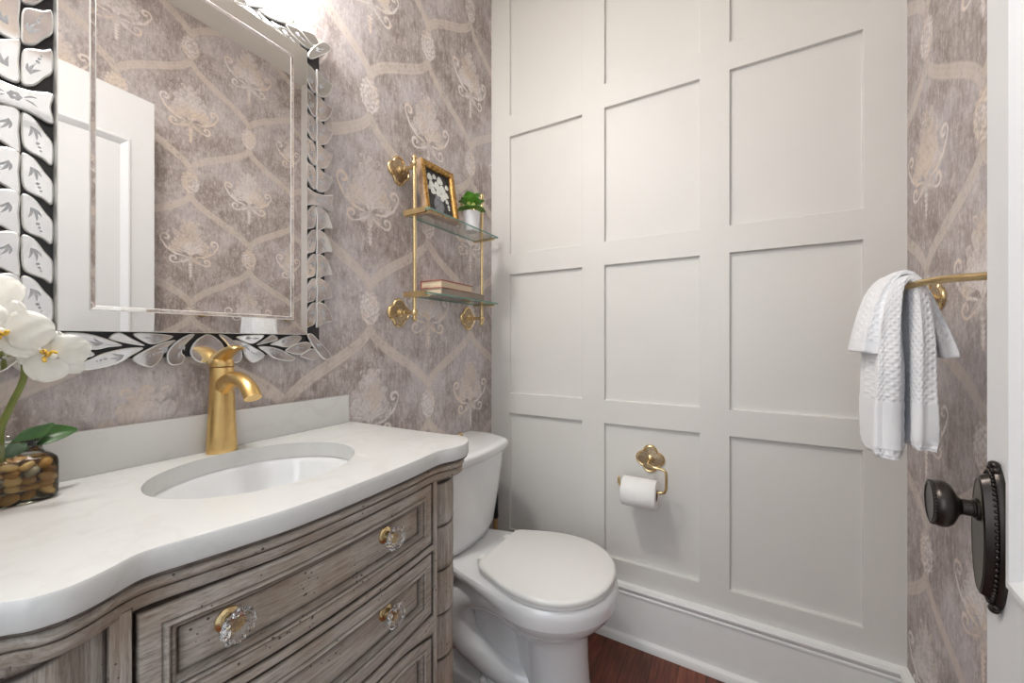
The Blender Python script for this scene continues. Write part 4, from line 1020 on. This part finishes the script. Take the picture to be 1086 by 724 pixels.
# ------------------------------------------------------------------ TOILET
TY = 1.072
def build_toilet():
    t = thing('toilet', 'white two-piece toilet with closed lid between the vanity and the panelled wall', 'toilet', (-0.60, TY, 0))
    n = 64
    # ---- bowl and pedestal: horizontal sections. half width as function of x along the bowl
    def outline(xf, xb_, wf, wb, xm, z, sq=2.0, nn=n):
        """closed plan: front half ellipse nose at xf, widest wf at xm, narrowing to wb at xb_"""
        out = []
        for k in range(nn):
            a = 2 * PI * k / nn; c_, s_ = math.cos(a), math.sin(a)
            if c_ >= 0:
                x = xm + (xf - xm) * abs(c_) ** (2 / sq); y = wf * math.copysign(abs(s_) ** (2 / sq), s_)
            else:
                u = min(1, abs(c_) * 1.0); x = xm + (xb_ - xm) * (u ** 0.9)
                tt = (xm - x) / (xm - xb_ + 1e-9); h = tt * tt * (3 - 2 * tt)
                ww = wf + (wb - wf) * min(1, h * 1.0); 
                y = math.copysign(1, s_) * ww * min(1, (abs(s_) / 0.22) ** 0.5) if abs(s_) > 1e-6 else 0
            out.append((x, TY + y, z))
        return out
    mb = MB()
    S = [(-0.345, -0.52, 0.112, 0.10, -0.46, 0.0), (-0.345, -0.52, 0.112, 0.10, -0.46, 0.02), (-0.356, -0.53, 0.104, 0.085, -0.46, 0.04), (-0.366, -0.56, 0.098, 0.065, -0.47, 0.10), (-0.370, -0.60, 0.095, 0.05, -0.47, 0.17), (-0.370, -0.62, 0.098, 0.045, -0.48, 0.23), (-0.366, -0.63, 0.104, 0.045, -0.49, 0.262), (-0.360, -0.64, 0.116, 0.045, -0.49, 0.274), (-0.345, -0.66, 0.136, 0.045, -0.49, 0.284), (-0.322, -0.69, 0.156, 0.05, -0.49, 0.300), (-0.304, -0.73, 0.171, 0.055, -0.49, 0.321), (-0.296, -0.77, 0.178, 0.062, -0.49, 0.338), (-0.2935, -0.78, 0.1805, 0.068, -0.49, 0.3455), (-0.288, -0.80, 0.186, 0.075, -0.49, 0.3475), (-0.286, -0.86, 0.1875, 0.092, -0.49, 0.362), (-0.285, -0.90, 0.188, 0.110, -0.49, 0.376), (-0.287, -0.905, 0.186, 0.115, -0.49, 0.392), (-0.292, -0.90, 0.181, 0.112, -0.49, 0.399)]
    mb.loft([outline(*q) for q in S]); obj('bowl', mb, 'porcelain', t, angle=40)
    # ---- trapway: the s-shaped bulge down both flanks and the foot
    mb = MB()
    for sg in (-1, 1):
        P = cr([(-0.50, TY + sg * 0.020, 0.20), (-0.57, TY + sg * 0.045, 0.275), (-0.65, TY + sg * 0.072, 0.318), (-0.73, TY + sg * 0.080, 0.300), (-0.765, TY + sg * 0.080, 0.235), (-0.745, TY + sg * 0.078, 0.165), (-0.69, TY + sg * 0.070, 0.125), (-0.61, TY + sg * 0.066, 0.10), (-0.52, TY + sg * 0.050, 0.09), (-0.46, TY + sg * 0.02, 0.09)], 6)
        r = [0.045 + 0.006 * math.sin(i / len(P) * 5) for i in range(len(P))]
        mb.tube(P, r, 20)
    obj('trapway', mb, 'porcelain', t, angle=70)
    mb = MB()
    F = [(-0.42, -0.83, 0.108, 0.09, -0.60, 0.0), (-0.42, -0.83, 0.109, 0.09, -0.60, 0.035), (-0.43, -0.825, 0.104, 0.085, -0.60, 0.050), (-0.44, -0.81, 0.088, 0.07, -0.60, 0.060), (-0.45, -0.80, 0.07, 0.05, -0.60, 0.11), (-0.45, -0.82, 0.06, 0.05, -0.60, 0.2), (-0.45, -0.86, 0.065, 0.055, -0.60, 0.3), (-0.45, -0.895, 0.08, 0.08, -0.60, 0.37)]
    mb.loft([outline(*q) for q in F]); obj('foot', mb, 'porcelain', t, angle=60)
    for sg in (-1, 1):
        mb = MB(); mb.lathe([(0.013, 0.0), (0.013, 0.008), (0.0115, 0.014), (0.008, 0.019), (0.001, 0.021)], (-0.665, TY + sg * 0.090, 0.052), (0, sg * 0.2, 1), 20); obj('bolt_cap', mb, 'porcelain', t)
    # ---- seat ring and lid
    def lidout(g, z, back=-0.668, wb=0.112):
        out = []; m_ = 72
        ctl = [(back, -wb), (-0.655, -wb - 0.016), (-0.60, -0.152), (-0.54, -0.173), (-0.48, -0.1815), (-0.42, -0.176), (-0.365, -0.150), (-0.322, -0.103), (-0.300, -0.05), (-0.295, 0.0)]
        full = ctl + [(x, -y) for x, y in ctl[-2::-1]]
        P = [(p.x, p.y) for p in cr(full, 5)]
        res = []; N = len(P)
        for i in range(N):
            a, b = P[max(i - 1, 0)], P[min(i + 1, N - 1)]; tx, ty = b[0] - a[0], b[1] - a[1]; L = math.hypot(tx, ty) + 1e-9
            res.append((P[i][0] - ty / L * g * 1.0 if i not in (0, N - 1) else P[i][0] + g * 0.6, TY + P[i][1] + tx / L * g if i not in (0, N - 1) else TY + P[i][1] * (1 - g * 4), z))
        return res
    mb = MB(); mb.loft([lidout(0.010, 0.4005), lidout(0.004, 0.402), lidout(0.003, 0.409), lidout(0.006, 0.4115)]); obj('seat', mb, 'seatplastic', t, angle=60)
    mb = MB(); mb.loft([lidout(0.006, 0.4130), lidout(0.0, 0.4150), lidout(-0.001, 0.4225), lidout(0.002, 0.4265), lidout(0.008, 0.4290)]); obj('lid', mb, 'seatplastic', t, angle=60)
    for sg in (-1, 1):
        mb = MB(); mb.box((-0.69, TY + sg * 0.075 - 0.014, 0.4), (-0.660, TY + sg * 0.075 + 0.014, 0.421), bev=0.005); obj('hinge', mb, 'seatplastic', t)
    # ---- tank and lid
    def tank(x0, xf, w_, z, bow=0.03, nn=24):
        """flat back at x0, bowed front reaching xf at the centre"""
        out = []; r = 0.035
        for k in range(nn + 1):
            s_ = -1 + 2 * k / nn; yy = w_ * s_
            fr = xf - bow * (s_ ** 2) - (0.085 * max(0, (abs(s_) - 0.72) / 0.28) ** 2.2)
            out.append((fr, TY + yy, z))
        out.append((x0, TY + w_ * 0.99, z)); out.append((x0, TY - w_ * 0.99, z)); return out
    xb = XL + 0.012
    mb = MB(); mb.loft([tank(xb + .02, -0.770, 0.146, 0.402), tank(xb + .01, -0.760, 0.159, 0.408), tank(xb, -0.750, 0.168, 0.44), tank(xb, -0.735, 0.180, 0.55), tank(xb, -0.722, 0.190, 0.66), tank(xb, -0.719, 0.192, 0.697)]); obj('tank', mb, 'porcelain', t, angle=50)
    mb = MB(); mb.loft([tank(xb, -0.716, 0.196, 0.694), tank(xb, -0.708, 0.201, 0.699), tank(xb, -0.703, 0.205, 0.722), tank(xb, -0.706, 0.203, 0.729), tank(xb + .004, -0.713, 0.197, 0.732), tank(xb + .01, -0.73, 0.183, 0.7335)]); obj('tank_lid', mb, 'porcelain', t, angle=50)
build_toilet()
def build_trinket():
    # two tiny brass finials on the tank lid, just beyond the worktop corner
    t = thing('brass_ornament', 'tiny brass two-knob ornament on the toilet tank lid beside the countertop', 'ornament', (-0.885, 1.155, 0.733))
    c = (-0.885, 1.155)
    mb = MB(); mb.box((c[0] - .006, c[1] - .011, 0.7338), (c[0] + .006, c[1] + .011, 0.737), bev=0.001)
    for d in (-.006, .006): mb.lathe([(0.004, 0), (0.0025, 0.003), (0.0045, 0.007), (0.0035, 0.011), (0.001, 0.013)], (c[0], c[1] + d, 0.7365), n=14)
    obj('finial_pair', mb, 'brass', t)
build_trinket()
def build_plunger():
    c = (-0.868, 1.366); t = thing('toilet_plunger', 'plunger with black grip and tan handle standing behind the toilet tank', 'plunger', (c[0], c[1], 0))
    mb = MB(); mb.lathe([(0.058, 0.0), (0.060, 0.004), (0.054, 0.04), (0.035, 0.07), (0.015, 0.085), (0.013, 0.11), (0.001, 0.111)], (c[0] + .003, c[1], 0)); obj('rubber_cup', mb, 'rubber', t)
    mb = MB(); mb.lathe([(0.010, 0.10), (0.010, 0.36)], (c[0] + .003, c[1], 0)); obj('handle', mb, 'wooddark', t)
    mb = MB(); mb.lathe([(0.0105, 0.355), (0.0125, 0.36), (0.0115, 0.40), (0.0125, 0.44), (0.010, 0.468), (0.004, 0.474), (0.001, 0.4745)], (c[0] + .003, c[1], 0)); obj('grip', mb, 'rubber', t)
build_plunger()

# ------------------------------------------------------------------ TOILET ROLL HOLDER + ROLL
def build_tp():
    c = Vector((-0.264, YB + 0.0130, 0.668))
    t = thing('paper_holder', 'brass toilet paper holder with quatrefoil rose on the panelled wall', 'toilet paper holder', (c.x, c.y, 0.58))
    mb = MB(); rosette(mb, c, (0, -1, 0), 0.050); obj('rosette', mb, ['brass', 'antique'], t)
    P = cr([(c.x, c.y - 0.012, 0.668), (c.x + 0.004, 1.385, 0.668), (c.x + 0.022, 1.362, 0.667), (-0.208, 1.360, 0.663), (-0.198, 1.360, 0.652), (-0.197, 1.360, 0.615), (-0.200, 1.360, 0.594), (-0.213, 1.360, 0.5855), (-0.26, 1.360, 0.5845), (-0.335, 1.360, 0.5845), (-0.347, 1.360, 0.587), (-0.352, 1.360, 0.598), (-0.352, 1.360, 0.612)], 6)
    mb = MB(); mb.tube(P, 0.0048, 12); mb.ball((-0.352, 1.360, 0.612), 0.0055); obj('arm', mb, 'brass', t)
    t2 = thing('toilet_roll', 'white toilet paper roll hanging on the brass holder', 'toilet paper', (-0.282, 1.36, 0.575))
    cz = 0.5745
    mb = MB(); x0, x1 = -0.337, -0.226; rings = []; n = 48; R, r = 0.0485, 0.0195
    def cir(x, q): return [(x, 1.36 + q * math.cos(2 * PI * k / n), cz + q * math.sin(2 * PI * k / n)) for k in range(n)]
    mb.loft([cir(x0, r), cir(x0, R - .0015), cir(x0 + .0015, R), cir(x1 - .0015, R), cir(x1, R - .0015), cir(x1, r), cir(x0, r)], caps=(False, False)); obj('paper', mb, 'paper', t2, angle=50)
    mb = MB(); mb.loft([cir(x0 + .0005, r), cir(x1 - .0005, r), cir(x1 - .0005, r - .0012), cir(x0 + .0005, r - .0012), cir(x0 + .0005, r)], caps=(False, False)); obj('cardboard_core', mb, 'card', t2, angle=50)
build_tp()

# ------------------------------------------------------------------ TOWEL BAR + TOWELS on the right wall
BARP = [(0.375, 0.862, 1.186), (0.345, 0.907, 1.1905), (0.312, 0.950, 1.194), (0.288, 0.990, 1.1925), (0.2765, 1.030, 1.190), (0.2745, 1.065, 1.189), (0.279, 1.11, 1.189), (0.30, 1.165, 1.189), (0.335, 1.22, 1.189), (0.375, 1.262, 1.186)]
def build_bar():
    t = thing('towel_bar', 'bowed brass towel bar with quatrefoil roses on the wallpapered wall by the door', 'towel bar', (XR - 0.01, 1.06, 1.186))
    mb = MB(); mb.tube(cr(BARP, 6), 0.0066, 14); obj('bar', mb, 'brass', t)
    for y in (0.862, 1.262):
        mb = MB(); mb.lathe([(0.0065, 0.012), (0.0065, 0.032)], (XR, y, 1.186), (-1, 0, 0), 16); rosette(mb, (XR - 0.0005, y, 1.186), (-1, 0, 0)); mb.ball((0.373, y, 1.186), 0.0095); obj('bracket', mb, ['brass', 'antique'], t)
build_bar()
def towel(name, label, CL, TH_, y0f, y1f, hem, seed, amp=0.004):
    """cloth hung over the bar: centreline CL in (x,z), thickness TH_, width y0f..y1f along it"""
    C3 = cr([(a, b) for a, b in CL], 7); T3 = cr([(a, 0) for a in TH_], 7); Y0 = cr([(a, 0) for a in y0f], 7); Y1 = cr([(a, 0) for a in y1f], 7)
    N = len(C3); rings = []; uv = []; m_ = 40; rr = random.Random(seed); ph = [rr.uniform(0, 6) for _ in range(6)]
    s_acc = 0
    for i in range(N):
        p = C3[i]; a, b = C3[max(i - 1, 0)], C3[min(i + 1, N - 1)]; tx, tz = b.x - a.x, b.y - a.y; L = math.hypot(tx, tz) + 1e-9; nx, nz = -tz / L, tx / L
        if i: s_acc += math.hypot(C3[i].x - C3[i - 1].x, C3[i].y - C3[i - 1].y)
        th = T3[i].x / 2; yc_ = (Y0[i].x + Y1[i].x) / 2; hw = (Y1[i].x - Y0[i].x) / 2; ring = []
        endf = min(1, min(i, N - 1 - i) / 1.5) * 0.12 + 0.88
        hang = min(1, abs(i - N / 2) / (N * 0.25))
        for k in range(m_):
            q = 2 * PI * k / m_; c_, s_ = math.cos(q), math.sin(q)
            sx_ = math.copysign(abs(c_) ** 0.45, c_); sy_ = math.copysign(abs(s_) ** 0.5, s_)
            yy = yc_ + hw * sy_; d = th * sx_ * endf
            d += amp * hang * math.sin(yy * 95 + ph[0] + s_acc * 6) * (1 if abs(sx_) > .6 else .3)
            yy2 = yy + amp * hang * (math.sin(d * 260 + ph[1] + s_acc * 5) + 0.4 * math.sin(s_acc * 40 + ph[2]))
            # pleats seen on the end: two soft folds
            if abs(sy_) > 0.6: yy2 += math.copysign(0.0045, -sy_) * (0.5 + 0.5 * math.cos(sx_ * 2.2 * PI + ph[3])) * hang
            ring.append((p.x + nx * d, yy2, p.y + nz * d)); uv.append((abs(k / m_ - 0.5) * 2 * (2 * hw + 2 * th), s_acc, 0))
        rings.append(ring)
    mb = MB(); mb.loft(rings)
    t = thing(name, label, 'towel', (CL[len(CL) // 2][0], (y0f[0] + y1f[0]) / 2, CL[len(CL) // 2][1]))
    me_o = obj('cloth', mb, 'towel', t, angle=80)
    me = me_o.data; A = me.attributes.new('towel_uv', 'FLOAT_VECTOR', 'POINT')
    if len(me.vertices) == len(uv): A.data.foreach_set('vector', [c for v in uv for c in v])
    # woven hem bands at both ends
    for (i0, i1) in ((hem[0], hem[1]), (N - 1 - hem[1], N - 1 - hem[0])):
        mb = MB(); R = []
        for i in range(i0, i1 + 1):
            cx = sum(v[0] for v in rings[i]) / m_; cy_ = sum(v[1] for v in rings[i]) / m_; cz_ = sum(v[2] for v in rings[i]) / m_
            g = 1.05 if (i - i0) % 2 == 0 else 1.018
            R.append([(cx + (v[0] - cx) * g, cy_ + (v[1] - cy_) * (1 + (g - 1) * .5), cz_ + (v[2] - cz_)) for v in rings[i]])
        mb.loft(R, caps=(False, False)); obj('hem_band', mb, 'hem', t, angle=80)
towel('hand_towel', 'long white textured hand towel hanging lowest over the brass towel bar',
      [(0.2550, 0.866), (0.2550, 0.95), (0.2560, 1.03), (0.2570, 1.11), (0.2610, 1.165), (0.2675, 1.192), (0.2785, 1.204), (0.291, 1.195), (0.2985, 1.17), (0.3030, 1.11), (0.3055, 1.03), (0.3065, 0.95), (0.306, 0.888)],
      [0.045, 0.045, 0.042, 0.034, 0.025, 0.018, 0.016, 0.018, 0.024, 0.030, 0.035, 0.039, 0.042],
      [0.985] * 13, [1.125] * 13, (2, 9), 1)
towel('washcloth', 'short white washcloth flaring over the long hand towel on the brass bar',
      [(0.231, 1.064), (0.2345, 1.10), (0.2415, 1.145), (0.2525, 1.188), (0.2665, 1.2125), (0.2805, 1.2185), (0.295, 1.2095), (0.311, 1.178), (0.324, 1.135), (0.3365, 1.095), (0.3445, 1.058)],
      [0.041, 0.036, 0.027, 0.017, 0.012, 0.011, 0.012, 0.015, 0.021, 0.026, 0.030],
      [1.008] * 11, [1.118] * 11, (1, 5), 4, 0.003)

# ------------------------------------------------------------------ ORCHID IN A GLASS JAR
JC = (-0.869, 0.116)
def build_orchid():
    z0 = ZT
    t = thing('glass_jar', 'square clear glass jar holding pebbles and an orchid beside the backsplash', 'vase', (JC[0], JC[1], z0))
    def sq(h, z, e=5.0, n=48): 
        return [(JC[0] + h * 0.93 * math.copysign(abs(math.cos(2 * PI * k / n)) ** (2 / e), math.cos(2 * PI * k / n)), JC[1] + h * math.copysign(abs(math.sin(2 * PI * k / n)) ** (2 / e), math.sin(2 * PI * k / n)), z0 + z) for k in range(n)]
    mb = MB(); mb.loft([sq(.040, .0005), sq(.0435, .003), sq(.0445, .008), sq(.0445, .050), sq(.0435, .056), sq(.040, .060, 4), sq(.034, .063, 2.6), sq(.0325, .068, 2), sq(.0325, .078, 2), sq(.035, .0805, 2), sq(.0355, .083, 2), sq(.034, .085, 2), sq(.0315, .083, 2), sq(.0305, .068, 2)], caps=(True, False)); obj('glass', mb, 'jarglass', t, angle=60)
    mb = MB(); mb.loft([sq(.0395, .004), sq(.0425, .006), sq(.0425, .049), sq(.041, .054)]); obj('water', mb, 'water', t, angle=60)
    # pebbles, each its own thing
    r2 = random.Random(2); proto = []
    for k in range(5):
        mb = MB(); mb.ball((0, 0, 0), 1.0, nu=14, nv=9)
        ph = [r2.uniform(0, 6) for _ in range(3)]
        mb.v = [(p[0] * (1 + .12 * math.sin(3 * p[1] + ph[0])), p[1] * (1 + .1 * math.sin(2.5 * p[2] + ph[1])), p[2] * (1 + .12 * math.sin(3 * p[0] + ph[2]))) for p in mb.v]
        me = bpy.data.meshes.new('pebble'); me.from_pydata(mb.v, [], mb.f); me.polygons.foreach_set('use_smooth', [True] * len(me.polygons)); me.materials.append(PEB[k % 4]); proto.append(me)
    cnt = 0
    for lay in range(5):
        for iy in range(5):
            for ix in range(4):
                edge = iy in (0, 4) or ix in (0, 3)
                if not edge and lay < 4: continue
                me = proto[r2.choice([0, 0, 1, 1, 2, 3, 4])]
                o = bpy.data.objects.new('pebble', me); COL.objects.link(o); ORG[o.name] = Vector((0, 0, 0))
                y = JC[1] - .032 + iy * .016 + r2.uniform(-.002, .002); x = JC[0] - .028 + ix * .0187 + r2.uniform(-.002, .002); z = z0 + .0105 + lay * .0098 + r2.uniform(-.0015, .0015)
                o.location = (x, y, z); o.scale = (r2.uniform(.0070, .0095), r2.uniform(.0075, .0115), r2.uniform(.0045, .0066)); o.rotation_euler = (r2.uniform(-.8, .8), r2.uniform(-.5, .5), r2.uniform(0, 3))
                tag(o, 'small rounded river pebble packed in the clear glass jar', 'pebble', 'pebbles inside the glass jar'); cnt += 1
    # orchid
    b = Vector((-0.862, 0.112, z0 + 0.052)); t = thing('white_orchid', 'white orchid with yellow centres and green leaves growing from the glass jar', 'orchid', b)
    mb = MB(); st = cr([b, (-0.860, 0.110, 0.965), (-0.852, 0.118, 1.00), (-0.842, 0.127, 1.035), (-0.836, 0.126, 1.065), (-0.830, 0.117, 1.092), (-0.826, 0.103, 1.108), (-0.822, 0.088, 1.114)], 6)
    mb.tube(st, [0.0042 - 0.0018 * i / len(st) for i in range(len(st))], 10); s1 = obj('stem', mb, 'stem', t)
    mb = MB(); mb.tube(cr([(-0.836, 0.126, 1.062), (-0.822, 0.137, 1.066), (-0.803, 0.146, 1.067)], 4), 0.0018, 8); obj('stem', mb, 'stem', t)
    def bigleaf(p0, d, L, W, curl):
        mb = MB(); leafmesh(mb, p0, d, (0.75, -0.35, 0.55), L, W, curl, n=12, fold=0.3); obj('leaf', mb, 'orchidleaf', t, angle=70, subsurf=1)
    bigleaf((-0.860, 0.114, 0.928), (0.0, 0.66, 0.66), 0.060, 0.024, 0.10)
    bigleaf((-0.866, 0.122, 0.944), (0.05, 0.95, 0.28), 0.062, 0.034, 0.25)
    bigleaf((-0.860, 0.100, 0.935), (0.25, -0.8, 0.6), 0.08, 0.034, 0.55)
    def petalmesh(c, u, v, nrm, L, W, cup, off=0.002, round_=0.55):
        mb = MB(); rows = []; n = 10; m_ = 8
        for i in range(n + 1):
            s_ = i / n; ww = W * 0.5 * (math.sin(PI * min(.97, 0.10 + 0.87 * s_ ** 0.85)) ** round_)
            row = []
            for j in range(m_ + 1):
                k = -1 + 2 * j / m_; p = Vector(c) + u * (off + L * s_) + v * (ww * k) + nrm * (cup * L * (s_ * s_ * 0.6 - s_ * .5) * -1 - 0.10 * ww * k * k + 0.0008 * math.sin(7 * k + 9 * s_))
                row.append(p)
            rows.append(row)
        th = 0.0006; top = [tuple(p) for r in rows for p in r]; bot = [tuple(Vector(p) - nrm * th) for p in top]; N = len(top); w1 = m_ + 1; fs = []
        for i in range(n):
            for j in range(m_): a = i * w1 + j; fs.append((a, a + 1, a + w1 + 1, a + w1)); fs.append((N + a, N + a + w1, N + a + w1 + 1, N + a + 1))
        bd = [j for j in range(w1)] + [i * w1 + m_ for i in range(1, n + 1)] + [n * w1 + j for j in range(m_ - 1, -1, -1)] + [i * w1 for i in range(n - 1, 0, -1)]
        for k in range(len(bd)): a, b_ = bd[k], bd[(k + 1) % len(bd)]; fs.append((a, N + a, N + b_, b_))
        mb.add(top + bot, fs); return mb
    def flower(c, nrm, roll, S):
        nrm = Vector(nrm).normalized(); up = Vector((0, 0, 1)); up = (up - nrm * up.dot(nrm)).normalized(); rt = up.cross(nrm).normalized()
        def dirv(a): return (up * math.cos(a) + rt * math.sin(a)).normalized()
        c = Vector(c); root = None
        mb = MB(); mb.tube([c - nrm * 0.012, c + nrm * 0.004], [0.002, 0.0035], 10); mb.ball(tuple(c + nrm * 0.005), 0.0042); root = obj('flower', mb, 'petal', t)
        for a, L, W, h in ((0, .037, .030, -.0015), (2.25, .036, .029, -.0015), (-2.25, .036, .029, -.0015), (1.25, .040, .050, .001), (-1.25, .040, .050, .001)):
            d = dirv(a + roll); sd = d.cross(nrm); mb = petalmesh(c + nrm * h, d, sd, nrm, L * S, W * S, 0.35); obj('petal', mb, 'petal', root, angle=80)
        mb = MB(); dn = dirv(PI + roll); sd = dn.cross(nrm)
        mb.ball(tuple(c + nrm * 0.008 + dn * 0.004), 0.0036 * S, nu=10, nv=6); mb.ball(tuple(c + nrm * 0.009 + dn * 0.009), 0.0042 * S, nu=10, nv=6)
        for sg in (-1, 1):
            mb.tube(cr([tuple(c + nrm * .006 + dn * .004), tuple(c + nrm * .011 + sd * sg * .006 + dn * .003), tuple(c + nrm * .015 + sd * sg * .0075 - dn * .002)], 4), [.0022 * S] * 8 + [.001], 8)
        for k in range(3): mb.ball(tuple(c + nrm * (0.0125) + dn * (.004 + .003 * k) + sd * .002 * (k - 1)), 0.0013 * S, mi=1, nu=8, nv=5)
        obj('lip', mb, ['lip', 'lipdark'], root)
    flower((-0.800, 0.104, 1.100), (0.80, -0.30, 0.06), 0.25, 1.05)
    flower((-0.790, 0.145, 1.068), (0.80, -0.35, -0.05), 2.3, 0.86)
    flower((-0.815, 0.086, 1.140), (0.8, -0.3, 0.25), -0.3, 1.0)
    mb = MB(); mb.ball((-0.835, 0.108, 1.118), 0.006, sc3=(.8, .8, 1.3)); obj('bud', mb, 'stem', t)
build_orchid()
